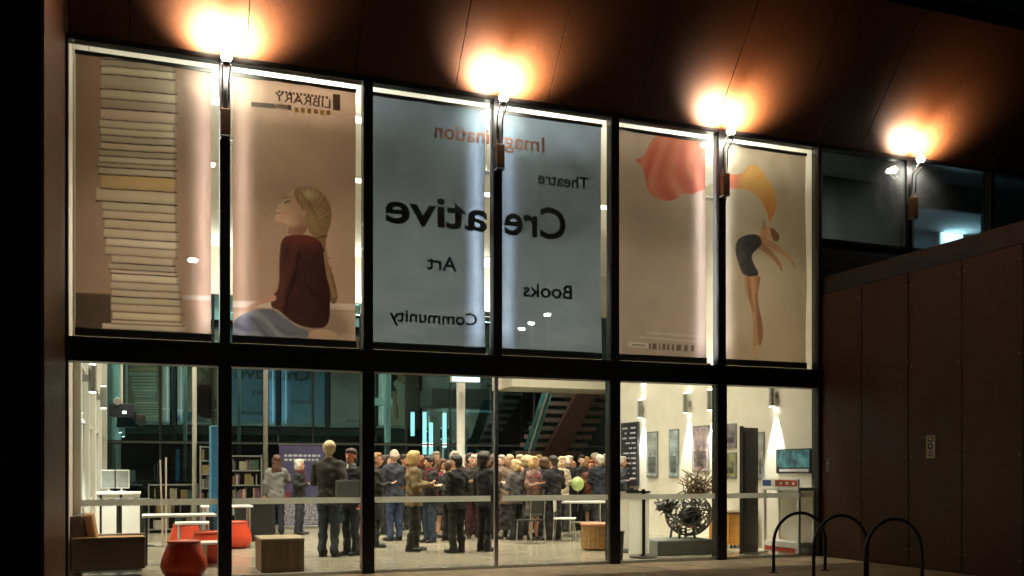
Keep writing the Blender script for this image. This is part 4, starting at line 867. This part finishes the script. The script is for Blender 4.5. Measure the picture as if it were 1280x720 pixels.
# --- display shelves with books and leaflets
BC = [(.2, .06, .04), (.04, .08, .13), (.3, .27, .2), (.05, .1, .06), (.45, .43, .4), (.14, .08, .12), (.2, .16, .06)]
def shelves(pxl, pxr, y, h, label, rows, seed):
    a = aty(pxl, 600, y); b = aty(pxr, 600, y); w = b.x - a.x; r = random.Random(seed)
    e = empty('bookshelf', (a.x, y, 0), 0, label, 'bookshelf')
    for sx in (0, w - .03): MB().box((sx, 0, 0), (sx + .03, .32, h)).build('side_panel', M_grey, e)
    MB().box((.03, .29, 0), (w - .03, .31, h)).build('back_panel', M_blacksteel, e)
    for i in range(rows + 1):
        z = .06 + (h - .1) * i / rows; MB().box((.031, .0, z), (w - .031, .288, z + .025)).build('shelf', M_grey, e)
        if i == rows: break
        x = .05; z += .026
        while x < w - .12:
            if r.random() < .25: x += r.uniform(.05, .15); continue
            bw_ = r.uniform(.025, .05) if r.random() < .75 else .15; bh = min(r.uniform(.17, .27), (h - .1) / rows - .05); c = r.choice(BC)
            MB().box((x, .06, z), (x + bw_ - .003, .22, z + bh)).build('book', mat('book_%d' % BC.index(c), c, .6), e); x += bw_
    return e
shelves(288, 328, 9.3, 1.75, 'grey bookshelf with leaflets beside the long-haired woman', 5, 1)
shelves(250, 272, 9.3, 1.95, 'narrow grey bookshelf behind the blue panel', 6, 2)
shelves(185, 248, 9.8, 1.1, 'low dark bookshelf under the back glazing', 3, 4)
c = aty(312, 640, 6.4); e = empty('counter', (c.x, 6.4, 0), 0, 'black low counter behind the timber bench box', 'counter')
MB().box((-.25, 0, 0), (.45, .5, .80)).build('cabinet', M_blacksteel, e, .01); MB().box((-.27, -.02, .80), (.47, .52, .83)).build('worktop', M_grey, e, .006)
# --- timber bench box by the glass
p = [G(314, 706), G(328, 715), G(378, 715)]
e = empty('bench_box', (p[1].x, .45, 0), 0, 'oak slatted bench box just inside the glass front', 'bench'); w, d, h = .56, .80, .46
for i in range(7): MB().box((i * w/7 + .002, 0, 0), ((i + 1) * w/7 - .002, .02, h - .03)).build('slat', M_benchw, e)
for i in range(9): MB().box((-.02, .02 + i * (d-.02)/9 + .002, 0), (0, .02 + (i + 1) * (d-.02)/9 - .002, h - .03)).build('slat', M_benchw, e)
MB().box((.002, .021, .01), (w - .002, d, h - .031)).build('carcass', mat('bench_dark', (.06, .04, .025), .7), e)
MB().box((-.03, -.015, h - .03), (w + .01, d + .01, h)).build('top_board', mat('bench_top', (.34, .26, .16), .5, 0, .2, 2, 0, 1, (14, 1, 14)), e, .004)
# --- purple roller banner
a = aty(349, 556, 10.3); b = aty(407, 556, 10.3)
e = empty('roller_banner', ((a.x + b.x) / 2, 10.3, 0), 0, 'purple roller banner with two rows of white text', 'banner'); w = b.x - a.x
MB().box((-w/2, 0, .08), (w/2, .008, a.z)).build('sheet', M_purple, e); MB().box((-w/2 - .01, -.01, a.z), (w/2 + .01, .02, a.z + .03)).build('top_rail', M_steel, e)
MB().box((-w/2 - .02, -.08, 0), (w/2 + .02, .08, .08)).build('cassette', M_steel, e, .01)
for zz_ in (a.z - .28, a.z - .38):
    r = random.Random(int(zz_ * 100)); x = -w/2 + .12
    while x < w/2 - .15:
        l_ = r.uniform(.04, .11); MB().box((x, -.004, zz_), (x + l_, -.001, zz_ + .05)).build('printed_word', M_lightink, e); x += l_ + .03
MB().box((-w/2 + .02, -.003, .1), (w/2 - .02, -.001, .62)).build('printed_photo', mat('banner_photo', (.25, .24, .3), .7, 0, .9, 22), e)
# --- notice plate stuck on the glass
a = aty(419, 622, -.02); b = aty(449, 600, -.02)
e = empty('notice_plate', ((a.x + b.x) / 2, -.03, a.z), 0, 'grey framed notice on the glass beside the jeans man', 'sign'); w, h = b.x - a.x, b.z - a.z
MB().box((-w/2, 0, 0), (w/2, .004, h)).build('plate', M_filmgrey, e)
for lo, hi in (((-w/2, -.006, 0), (w/2, -.001, .025)), ((-w/2, -.006, h - .025), (w/2, -.001, h)), ((-w/2, -.006, .025), (-w/2 + .025, -.001, h - .025)), ((w/2 - .025, -.006, .025), (w/2, -.001, h - .025))): MB().box(lo, hi).build('frame', M_acryl, e)
# --- oval white table with steel frame, chairs
p = aty(731, 629, 5.5); e = empty('oval_table', (p.x, 5.5, 0), 0, 'white oval table with steel legs in front of the guests', 'table')
MB().rings([[Vector((.62 * math.cos(2*math.pi*k/36), .36 * math.sin(2*math.pi*k/36), z)) for k in range(36)] for z in (.71, .745)]).build('tabletop', M_whitep, e)
for sx in (-.35, .35):
    MB().tube([(sx, 0, .04), (sx, 0, .71)], .028).build('leg', M_steel, e); MB().tube([(sx, -.28, .03), (sx, .28, .03)], .022).build('foot', M_steel, e)
MB().tube([(-.35, 0, .3), (.35, 0, .3)], .018).build('stretcher', M_steel, e)
def chair(px, py, rz, label, m):
    e = empty('chair', G(px, py), R(rz), label, 'chair', 'chairs near the oval table')
    MB().box((-.21, -.21, .43), (.21, .21, .46)).build('seat', m, e, .012); MB().box((-.2, .18, .58), (.2, .205, .84)).build('backrest', m, e, .012)
    for sx in (-1, 1):
        MB().tube([(.19 * sx, -.19, 0), (.18 * sx, -.17, .43)], .012).build('leg', M_steel, e); MB().tube([(.19 * sx, .22, 0), (.18 * sx, .19, .45), (.18 * sx, .21, .82)], .012).build('leg', M_steel, e)
chair(706, 676, 60, 'white chair beside the black-jacketed man', M_whitep); chair(663, 679, 200, 'black chair in front of the striped-top woman', M_blacksteel)
# --- curved oak bench with red seat
p = G(757, 689); e = empty('curved_bench', p, 0, 'curved oak bench with red seat behind the front mullion', 'bench')
n = 18
for k in range(n):
    a0_, a1_ = R(150 + 240 * k / n), R(150 + 240 * (k + 1) / n - 1)
    MB().rings([[Vector((rr * math.cos(t) * 1.0 + .1, rr * math.sin(t) * .8 + .35, z)) for rr, t in ((.38, a0_), (.38, a1_), (.36, a1_), (.36, a0_))] for z in (.03, .43)]).build('slat', M_oak, e)
MB().rings([[Vector((.40 * math.cos(2*math.pi*k/36) + .1, .40 * math.sin(2*math.pi*k/36) * .8 + .35, z)) for k in range(36)] for z in (.432, .47)]).build('seat', mat('seat_coral', (.62, .25, .16), .5), e, .01)
MB().rings([[Vector((.34 * math.cos(2*math.pi*k/36) + .1, .34 * math.sin(2*math.pi*k/36) * .8 + .35, z)) for k in range(36)] for z in (.0, .428)]).build('core', M_seam, e)
# --- dark bin by the mullion
p = aty(768, 700, .35); e = empty('litter_bin', (p.x, .35, 0), 0, 'dark grey litter bin beside the front mullion', 'bin')
MB().lathe([(.13, 0), (.15, .42), (.155, .44), (.14, .44), (.12, .05)], (0, 0, 0), 24).build('bucket', mat('bin_grey', (.05, .055, .05), .5), e, smooth=False); MB().lathe([(.155, .43), (.16, .445), (.155, .455)], (0, 0, 0), 24).build('rim', M_blacksteel, e)
# --- security gate panels
for px, py, l in ((797, 697, 'white security gate panel with black post on round foot'), (783, 690, 'white security gate panel half hidden by the litter bin')):
    p = G(px, py); e = empty('security_gate', p, 0, l, 'security gate', 'security gate pair at the entrance')
    MB().box((-.17, -.02, .06), (.07, -.01, 1.04)).build('panel', M_acryl, e); MB().box((.075, -.03, .02), (.125, .03, 1.10)).build('post', M_blacksteel, e, .008)
    MB().box((.13, -.02, .06), (.20, -.01, 1.04)).build('panel', M_acryl, e)
    MB().lathe([(.22, 0), (.22, .015), (.06, .03)], (.1, 0, 0), 24).build('foot', M_blacksteel, e); MB().box((-.19, -.03, 1.04), (.22, .03, 1.07)).build('top_bar', M_blacksteel, e)
# --- welded sculpture on grey plinth
a = aty(822, 697, .75); b = aty(893, 697, .75); w = b.x - a.x
e = empty('plinth', ((a.x + b.x) / 2, .75, 0), 0, 'low grey plinth carrying the welded animal sculpture', 'plinth')
MB().box((-w/2, 0, 0), (w/2, .8, .235)).build('block', M_grey, e, .01); MB().box((-w/2 + .02, .02, .235), (w/2 - .02, .78, .25)).build('top_slab', mat('plinth_top', (.26, .27, .25), .6), e, .004)
sc_ = empty('wire_sculpture', ((a.x + b.x) / 2 + .12, 1.15, .25), 0, 'welded scrap metal animal with round wire body and plume', 'sculpture')
M_scrap = mat('scrap_steel', (.13, .125, .12), .4, .35, .6, 12, .2, 40); M_rust = mat('rusty_steel', (.22, .06, .025), .6, .4, .4, 12, .3, 40)
r = random.Random(11); mb = MB()
cen = Vector((.17, 0, .40)); rad = Vector((.42, .32, .36))
for i in range(46):
    n1 = Vector((r.gauss(0, 1), r.gauss(0, 1), r.gauss(0, 1))).normalized(); u_ = n1.orthogonal().normalized(); v_ = n1.cross(u_)
    off = r.uniform(-.5, .5); rr = math.sqrt(1 - off * off); a0_ = r.uniform(0, 6.28); sp = r.uniform(1.8, 4.5); pts = []
    for k in range(13):
        t = a0_ + sp * k / 12; d = n1 * off + (u_ * math.cos(t) + v_ * math.sin(t)) * rr; pts.append(cen + Vector((d.x * rad.x, d.y * rad.y, d.z * rad.z)))
    mb.tube(pts, r.uniform(.006, .013), 6)
for i in range(60):
    d = Vector((r.gauss(0, 1), r.gauss(0, 1), r.gauss(0, 1))).normalized(); q_ = cen + Vector((d.x * rad.x, d.y * rad.y, d.z * rad.z)) * 1.0
    mb.box((-r.uniform(.02, .06), -r.uniform(.015, .04), -.004), (r.uniform(.02, .06), r.uniform(.015, .04), .004), Matrix.Translation(q_) @ d.to_track_quat('Z', 'Y').to_matrix().to_4x4() @ Matrix.Rotation(r.uniform(0, 3), 4, 'Z'))
for i in range(40):
    q_ = cen + Vector((-.5 + r.uniform(-.14, .18), r.uniform(-.09, .09), .15 + r.uniform(-.1, .1))); q2 = q_ + Vector((r.uniform(-.12, .12), r.uniform(-.06, .06), r.uniform(-.1, .1))); mb.tube([q_, (q_ + q2) / 2 + Vector((0, 0, .02)), q2], r.uniform(.006, .014), 5)
mb.build('wire_body', M_scrap, sc_)
mb = MB()
for i in range(16):
    t = R(i * 22.5); mb.box((-.05, -.02, -.006), (.05, .02, .006), Matrix.Translation(cen + Vector((.26 * math.cos(t), .22 * math.sin(t), -.2 + .03 * math.sin(i * 2)))) @ Matrix.Rotation(t + 1.57, 4, 'Z') @ Matrix.Rotation(R(r.uniform(-40, 40)), 4, 'X'))
mb.build('rusty_skirt', M_rust, sc_)
MB().ball(cen + Vector((.06, .05, -.04)), (.20, .15, .17), 16, 10).build('inner_drum', mat('drum_dark', (.02, .025, .02), .5, .6), sc_, smooth=True)
mb = MB()
for i in range(14):
    o_ = Vector((r.uniform(-.05, .05), r.uniform(-.06, .06), r.uniform(-.05, .05))); mb.tube([cen + Vector((-.26, 0, .12)) + o_, cen + Vector((-.38, 0, .20)) + o_ * .8, cen + Vector((-.50, -.02, .18)) + o_ * .7, cen + Vector((-.58, -.03, .10)) + o_ * .45], r.uniform(.012, .022), 6)
mb.build('neck', M_scrap, sc_, smooth=True)
MB().ball(cen + Vector((-.52, -.02, .15)), (.12, .07, .075), 9, 6).build('head', M_scrap, sc_)
for sy in (-1, 1): MB().tube([cen + Vector((-.46, .05 * sy, .23)), cen + Vector((-.40, .10 * sy, .30)), cen + Vector((-.30, .13 * sy, .34))], .02, 7, .005).build('horn', M_scrap, sc_, smooth=True)
mb = MB()
for i in range(54):
    p0 = Vector((.34 + r.uniform(-.10, .10), r.uniform(-.10, .10), .70)); pts = [p0]; d = Vector((r.uniform(-.5, .6), r.uniform(-.4, .4), 1)).normalized()
    for k in range(5):
        d = (d + Vector((r.uniform(-1.3, 1.3), r.uniform(-.8, .8), r.uniform(-.6, .6)))).normalized(); q_ = pts[-1] + d * .125
        q_.x = min(max(q_.x, .10), .62); q_.z = min(q_.z, 1.34); pts.append(q_)
    mb.tube(pts, r.uniform(.006, .013), 5)
mb.build('wire_plume', mat('bronze_wire', (.20, .13, .06), .45, .4, .5, 12), sc_, smooth=True)
for x_, y_ in ((-.1, -.15), (.2, -.15), (-.1, .15), (.2, .15)): MB().tube([(x_, y_, .0), (x_ * .9, y_ * .8, .16)], .022, 7).build('leg', M_scrap, sc_)
# --- dark door leaf, oak drawer unit, stand with red stripe, teal screen
d0 = aty(929, 697, .55); d0.z = 0; dv = Vector((1, .35, 0))
e = empty('door_leaf', d0, math.atan2(dv.y, dv.x), 'tall charcoal door leaf standing open near the white wall', 'door'); w = .42
MB().box((0, 0, .02), (w, .05, 2.12)).build('panel', mat('door_charcoal', (.10, .095, .088), .5, 0, .15, 3), e, .006)
MB().box((-.02, -.01, 0), (0, .06, 2.14)).build('edge_stile', M_blacksteel, e); MB().tube([(.34, -.03, .95), (.34, -.03, 1.15)], .01).build('handle', M_steel, e); MB().box((.1, -.012, 0), (w + .25, .06, .02)).build('floor_track', M_steel, e)
MB().box((.05, -.006, .15), (w - .05, -.001, 2.0)).build('inset', mat('door_inset', (.13, .122, .115), .45, 0, .1, 3), e)
p = atx(918, 685, XR - .3); e = empty('drawer_unit', (XR - .32, p.y, 0), 0, 'orange oak drawer unit against the white wall', 'cabinet')
MB().box((-.3, -.35, .06), (.28, .35, .62)).build('carcass', mat('orange_oak', (.55, .24, .035), .45, 0, .18, 3, 0, 1, (1, 1, 9)), e, .006); MB().box((-.32, -.37, .62), (.29, .37, .65)).build('top_board', mat('walnut_top', (.12, .06, .03), .4), e, .004)
for z in (.09, .27, .45): 
    dr = MB().box((-.312, -.33, z), (-.301, .33, z + .16)).build('drawer', mat('orange_oak', (.55, .24, .035)), e, .003); MB().tube([(-.325, -.08, z + .09), (-.325, .08, z + .09)], .008).build('pull', M_steel, dr)
for sx in (-.25, .23):
    for sy in (-.3, .3): MB().tube([(sx, sy, 0), (sx, sy, .06)], .02).build('foot', M_blacksteel, e)
ya, yb = atx(1000, 640, XR - .35).y, atx(955, 640, XR - .35).y
e = empty('display_stand', (XR - .2, (ya + yb) / 2, 0), 0, 'white display stand with red and blue printed strips', 'stand'); w = yb - ya
for sy in (-w/2, w/2 - .05):
    for sx in (-.18, .12): MB().box((sx, sy, .0), (sx + .05, sy + .05, 1.06)).build('post', M_whitep, e, .004)
MB().box((-.2, -w/2 - .02, 1.06), (.19, w/2 + .02, 1.12)).build('top_board', M_whitep, e, .006); MB().box((-.17, -w/2 + .05, .12), (.16, w/2 - .05, .2)).build('lower_shelf', M_whitep, e, .006)
MB().box((-.19, -w/2, 1.122), (-.16, w/2, 1.25)).build('header_strip', M_whitep, e); MB().box((-.19, -w/2 + .05, .02), (-.17, w/2 - .05, .118)).build('footer_strip', M_whitep, e)
M_rp = mat('red_print', (.45, .06, .03), .6, 0, .5, 25); M_bp = mat('blue_print', (.03, .06, .2), .6, 0, .6, 25)
MB().box((-.194, -w/2 + .02, 1.135), (-.191, w*.12, 1.235)).build('red_print', M_rp, e); MB().box((-.194, w*.24, 1.135), (-.191, w/2 - .02, 1.235)).build('blue_print', M_bp, e); MB().box((-.194, -w/2 + .07, .03), (-.191, w/2 - .07, .11)).build('red_print', M_rp, e)
for k in range(3): MB().box((-.197, -w/2 + .08 + k * w*.17, 1.16), (-.1945, -w/2 + .12 + k * w*.17 + .03, 1.205)).build('printed_mark', M_whitep, e)
a = atx(1013, 595, XR - .04); b = atx(970, 562, XR - .04)
e = empty('wall_screen', (XR - .04, (a.y + b.y) / 2, 1.35), 0, 'teal lit wall screen beside the up-down light', 'screen'); w = abs(b.y - a.y)
MB().box((0, -w/2, 0), (.038, w/2, .42)).build('casing', M_blacksteel, e, .006)
m = bpy.data.materials.new('teal_screen'); m.use_nodes = True; n_ = m.node_tree.nodes; bs = n_['Principled BSDF']; nz = n_.new('ShaderNodeTexNoise'); nz.inputs['Scale'].default_value = 7; nz.inputs['Detail'].default_value = 2
rp = n_.new('ShaderNodeValToRGB'); rp.color_ramp.elements[0].position = .35; rp.color_ramp.elements[0].color = (.005, .05, .07, 1); rp.color_ramp.elements[1].position = .65; rp.color_ramp.elements[1].color = (.12, .42, .42, 1)
tcn = n_.new('ShaderNodeTexCoord'); m.node_tree.links.new(tcn.outputs['Object'], nz.inputs['Vector']); m.node_tree.links.new(nz.outputs[0], rp.inputs[0]); m.node_tree.links.new(rp.outputs[0], bs.inputs['Emission Color']); bs.inputs['Emission Strength'].default_value = .55; bs.inputs['Base Color'].default_value = (.02, .03, .03, 1)
MB().box((-.004, -w/2 + .03, .10), (-.001, w/2 - .03, .40)).build('display', m, e); MB().box((-.004, -w/2 + .05, .03), (-.001, w/2 - .1, .075)).build('caption_bar', M_lightink, e)
# --- framed posters on the white wall
PO = [((808, 540), (822, 597), (.30, .34, .34), 'pale teal poster with dark lower half'), ((836, 537), (848, 597), (.34, .42, .46), 'pale blue grey poster next to the sculpture plume'), ((865, 533), (886, 590), (.42, .33, .36), 'pinkish poster behind the sculpture plume'),
      ((906, 530), (920, 560), (.2, .17, .2), 'small purple picture above the green picture'), ((906, 566), (920, 598), (.24, .24, .12), 'small olive green picture above the drawer unit'), ((946, 540), (955, 600), (.3, .3, .28), 'narrow grey poster beside the charcoal door leaf')]
for (x0, y0), (x1, y1), c, l in PO:
    a = atx(x0, y0, XR - .02); b = atx(x1, y1, XR - .02); zc0, zc1 = b.z, a.z
    e = empty('framed_poster', (XR - .02, (a.y + b.y) / 2, zc0), 0, l, 'poster', 'posters on the white wall'); w = abs(a.y - b.y); h = zc1 - zc0
    MB().box((0, -w/2, 0), (.018, w/2, h)).build('frame', M_grey, e)
    MB().box((-.004, -w/2 + .03, .03), (-.001, w/2 - .03, h - .03)).build('print', mat('print_' + l[:12], c, .6, 0, .6, 5), e)
    MB().box((-.008, -w/2 + .08, .10), (-.005, w/2 - .08, h * .45)).build('picture', mat('pic_' + l[:12], tuple(v * .35 for v in c), .6, 0, .8, 9), e)
# --- black notice board with white lines
a = atx(797, 526, XR - .06); b = atx(776, 600, XR - .06); 
e = empty('notice_board', (XR - .06, (a.y + b.y) / 2, 1.05), 0, 'tall black notice board with rows of white lettering', 'notice board'); w = abs(b.y - a.y); h = 1.45
MB().box((0, -w/2, 0), (.05, w/2, h)).build('board', mat('board_navy', (.022, .024, .032), .5), e, .006); r = random.Random(5)
for i in range(11):
    y_ = -w/2 + .1
    while y_ < w/2 - .25:
        l_ = r.uniform(.08, .3); MB().box((-.005, y_, h - .15 - i * .115), (-.001, min(y_ + l_, w/2 - .08), h - .115 - i * .115)).build('printed_line', M_lightink, e); y_ += l_ + r.uniform(.05, .2)
# --- white bulkhead, lightbox, column, stair, strips imitating reflections
a = aty(640, 483, 8.2); b = aty(640, 472, 8.2)
e = tag(MB().box((a.x, 8.2, a.z), (13.9, 9.6, b.z + .3)).build('ceiling_bulkhead', M_white, None), 'white dropped ceiling bulkhead over the guests', 'bulkhead')
a = aty(565, 477, 8.0); b = aty(600, 466, 8.0)
e = empty('light_box', ((a.x + b.x) / 2, 8.0, a.z), 0, 'glowing pale blue light box above the crowd', 'light box'); w = b.x - a.x; h = b.z - a.z
MB().box((-w/2, 0, 0), (w/2, .15, h)).build('casing', M_whitep, e); MB().box((-w/2 + .01, -.006, .01), (w/2 - .01, -.001, h - .01)).build('diffuser', emit('lightbox_glow', (.62, .80, 1.0), 1.3), e)
for sx in (-.2, .2): MB().tube([(sx, .07, h), (sx, .07, 7.05 - a.z)], .008, 6).build('suspension_rod', M_steel, e)
p = aty(576, 560, 8.6); e = empty('column', (p.x, 8.6, 0), 0, 'slender white tapering column under the light box', 'column')
MB().lathe([(.13, 0), (.13, .03), (.085, .05), (.10, 3.0), (.12, 5.0), (.12, 7.05)], (0, 0, 0), 20).build('shaft', M_whitep, e, smooth=True); MB().lathe([(.16, 0), (.16, .028)], (0, 0, 0), 20).build('base_plate', M_steel, e)
p = aty(243, 560, 9.6); e = empty('column', (p.x, 9.6, 0), 0, 'slender white column near the low dark bookshelf', 'column')
MB().lathe([(.05, 0), (.05, 7.05)], (0, 0, 0), 20).build('shaft', M_whitep, e, smooth=True); MB().lathe([(.13, 0), (.13, .03)], (0, 0, 0), 20).build('base_plate', M_steel, e)
p = aty(332, 560, 9.0); e = empty('column', (p.x, 9.0, 0), 0, 'slender grey column beside the purple roller banner', 'column')
MB().lathe([(.05, 0), (.05, 7.05)], (0, 0, 0), 20).build('shaft', mat('column_grey', (.30, .28, .25), .5), e, smooth=True); MB().lathe([(.13, 0), (.13, .03)], (0, 0, 0), 20).build('base_plate', M_steel, e)
e = empty('staircase', (0, 10.3, 0), 0, 'dark timber open staircase with a single spine beam', 'staircase')
s0 = aty(688, 572, 10.3); s1 = aty(742, 470, 10.3); M_spine = mat('spine_maroon', (.05, .022, .018), .5, 0, .2, 3); M_tread = mat('tread_pinkgrey', (.13, .10, .09), .5, 0, .2, 4)
dx, dz = s1.x - s0.x, s1.z - s0.z; nn = 10
MB().add([(s0.x - .3, -.2, s0.z), (s0.x + .3, -.2, s0.z), (s1.x + .3, -.2, s1.z), (s1.x - .3, -.2, s1.z), (s0.x - .3, -.01, s0.z), (s0.x + .3, -.01, s0.z), (s1.x + .3, -.01, s1.z), (s1.x - .3, -.01, s1.z)], [(0,1,2,3),(5,4,7,6),(0,4,5,1),(1,5,6,2),(2,6,7,3),(3,7,4,0)]).build('spine_beam', M_spine, e)
for i in range(nn):
    t = (i + .5) / nn; MB().box((s0.x + dx * t - .95, .0, s0.z + dz * t - .05), (s0.x + dx * t + .9, .28, s0.z + dz * t + .06)).build('tread', M_tread, e, .006)
MB().box((s0.x - .2, .0, 0), (s0.x + .2, .25, s0.z)).build('newel', M_spine, e); MB().box((s1.x - .3, 0, s1.z), (s1.x + 1.5, 1.2, s1.z + .2)).build('landing', M_spine, e)
b0, b1 = aty(655, 562, 9.9), aty(680, 484, 9.9)
e = empty('glass_balustrade', (0, 9.9, 0), 0, 'teal tinted glass balustrade beside the staircase', 'balustrade')
MB().add([(b0.x, 0, b0.z), (b0.x + .3, 0, b0.z), (b1.x + .3, 0, b1.z), (b1.x, 0, b1.z), (b0.x, .02, b0.z), (b0.x + .3, .02, b0.z), (b1.x + .3, .02, b1.z), (b1.x, .02, b1.z)], [(0,1,2,3),(5,4,7,6),(0,4,5,1),(1,5,6,2),(2,6,7,3),(3,7,4,0)]).build('panel', mat('teal_glass', (.06, .22, .24), .15, 0, .3, 3), e)
MB().tube([(b0.x + .15, -.03, b0.z), (b1.x + .15, -.03, b1.z)], .03).build('handrail', M_steel, e); MB().tube([(b0.x + .15, .01, 0), (b0.x + .15, .01, b0.z + .02)], .03).build('newel_post', M_steel, e)
M_reflect = emit('reflection_glow', (1.0, 1.0, .95), 9)  # added glowing strips stand in for mirrored wall-light beams
for i, (px, y0, y1, l) in enumerate(((516, 515, 545, 'first added strip imitating a wall light reflection, beside the dancer reflection'), (531, 515, 568, 'tall added strip imitating a wall light reflection over the blonde woman'), (539, 528, 568, 'short added strip imitating a wall light reflection beside the tall strip'), (556, 516, 560, 'added strip imitating a wall light reflection next to the white column'))):
    yy = YB + 4.5; a = aty(px, y1, yy); b = aty(px, y0, yy); e = empty('reflection_strip', a, 0, l, 'reflection strip', 'added reflection strips in the court')
    hh = b.z - a.z; MB().box((-.06, 0, 0), (.06, .05, hh)).build('tube', M_reflect, e); MB().box((-.03, .051, -a.z - .05), (.03, .1, hh + .05)).build('post', M_blacksteel, e)
a = aty(545, 514, YB + 4.4); b = aty(618, 514, YB + 4.4); e = empty('canopy_light', a, 0, 'long glowing canopy edge beyond the back glass', 'light')
MB().box((0, 0, 0), (b.x - a.x, .05, .06)).build('tube', emit('canopy_glow', (.7, .95, .9), .7), e); MB().box((-.05, .051, .0), (b.x - a.x + .05, 2.5, .12)).build('canopy', M_blacksteel, e)
# --- upstairs bright window
a = aty(1178, 306, 3.4); b = aty(1208, 284, 3.4)
e = empty('lit_window', ((a.x + b.x) / 2, 3.48, a.z), 0, 'bright bluish lit panel in the upstairs room', 'window'); w = b.x - a.x; h = b.z - a.z
MB().box((-w/2, 0, -.25), (w/2, .1, h)).build('frame', M_whitep, e); MB().box((-w/2 + .03, -.006, -.2), (w/2 - .03, -.001, h - .03)).build('pane', emit('window_glow', (.62, .95, 1.0), 1.6), e)
lamp('AREA', 'window_light', e, (0, -.1, .1), 9, (.5, .85, 1), (0, -1, .3), .6, .5)

# ================================================================== OUTSIDE
hl = ['black tubular bike hoop closest to the glass front', 'middle black tubular bike hoop of the row', 'black tubular bike hoop farthest from the glass front']
for i, (cx_, cy_) in enumerate(((8.52, -1.97), (8.52, -2.82), (8.50, -3.80))):
    e = empty('bike_hoop', (cx_, cy_, -.012), 0, hl[i], 'bike hoop', 'bike hoops by the annex wall')
    r_ = .435; pts = [(-r_, 0, .0), (-r_, 0, .2), (-r_, 0, .40)] + [(-r_ * math.cos(R(t)), 0, .40 + .42 * math.sin(R(t))) for t in range(10, 180, 10)] + [(r_, 0, .40), (r_, 0, .2), (r_, 0, .0)]
    MB().tube(pts, .022, 12).build('hoop', mat('galvanised_dark', (.05, .05, .05), .35, .6, .3, 15), e, smooth=True)
    for sx in (-1, 1): MB().lathe([(.065, 0), (.065, .008), (.03, .012)], (sx * r_, 0, .001), 16).build('floor_flange', M_blacksteel, e)
a = atx(1157, 573, XR - .02); b = atx(1168, 544, XR - .02)
e = empty('wall_sign', (XR - .012, (a.y + b.y) / 2, a.z), 0, 'small pale camera notice plate on the timber wall', 'sign'); w = abs(a.y - b.y); h = b.z - a.z
M_plate = mat('sign_plate', (.62, .56, .48), .5, 0, .1, 12)
MB().box((0, -w/2, 0), (.008, w/2, h)).build('plate', M_plate, e, .002)
def ring(mb, cz, ro, ri, x0=-.004):
    n = 20; vs = [(x0, rr * math.cos(2*math.pi*k/n), cz + rr * math.sin(2*math.pi*k/n)) for rr in (ro, ri) for k in range(n)]
    return mb.add(vs, [(k, (k + 1) % n, n + (k + 1) % n, n + k) for k in range(n)])
ring(MB(), h * .53, w * .30, w * .14).build('symbol_ring', M_ink, e)
MB().box((-.005, -w*.3, h*.72), (-.002, w*.3, h*.78)).box((-.005, -w*.3, h*.90), (-.002, w*.3, h*.94)).box((-.005, -w*.3, h*.78), (-.002, -w*.2, h*.90)).box((-.005, w*.2, h*.78), (-.002, w*.3, h*.90)).build('symbol_frame', M_ink, e)
for z in (.12, .2, .28): MB().box((-.005, -w*.3, h*z), (-.002, w*.3, h*(z + .03))).build('printed_line', M_ink, e)
p = atx(1029, 578, XR); e = empty('door_button', (XR - .01, p.y - .12, 1.38), 0, 'slim steel button plate at the glass edge of the timber wall', 'button')
MB().box((0, -.05, 0), (.01, .05, .22)).build('plate', mat('plate_steel_dim', (.18, .16, .14), .4, .6), e, .002); MB().lathe([(.02, 0), (.02, .008)], (0, 0, 0), 14).build('button', M_steel, e).matrix_local = Matrix.Translation((-.001, 0, .14)) @ Matrix.Rotation(R(-90), 4, 'Y')

# street lamps across the forecourt behind the camera; the glass mirrors them
M_street = emit('street_glow', (1.0, .96, .88), 70)
SLN = ['street lamp across the forecourt, mirrored low in the blue banner glass', 'street lamp across the forecourt, mirrored just right of the low glint', 'street lamp across the forecourt, mirrored below the word Books', 'street lamp across the forecourt, mirrored beside the book stack']
for i, (px, py) in enumerate(((652, 411), (664, 404), (684, 393), (241, 325))):
    r_ = ray(px, py); t0 = CAMD / r_[1]; q = Vector((r_[0] * t0, 0, EZ + r_[2] * t0)); t = (8.0 - q.z) / r_[2]
    p = Vector((q.x + r_[0] * t, -r_[1] * t, -.14)); e = empty('street_lamp', p, 0, SLN[i], 'street lamp', 'street lamps across the forecourt')
    MB().tube([(0, 0, 0), (0, 0, 4), (0, 0, 8.0)], .08, 10, .045).build('pole', M_steel, e, smooth=True)
    MB().lathe([(.05, 8.0), (.22, 8.3), (.24, 8.34), (.05, 8.42)], (0, 0, 0), 20).build('hood', M_blacksteel, e); MB().ball((0, 0, 8.14), (.16, .16, .11), 14, 9).build('globe', M_street, e, smooth=True)
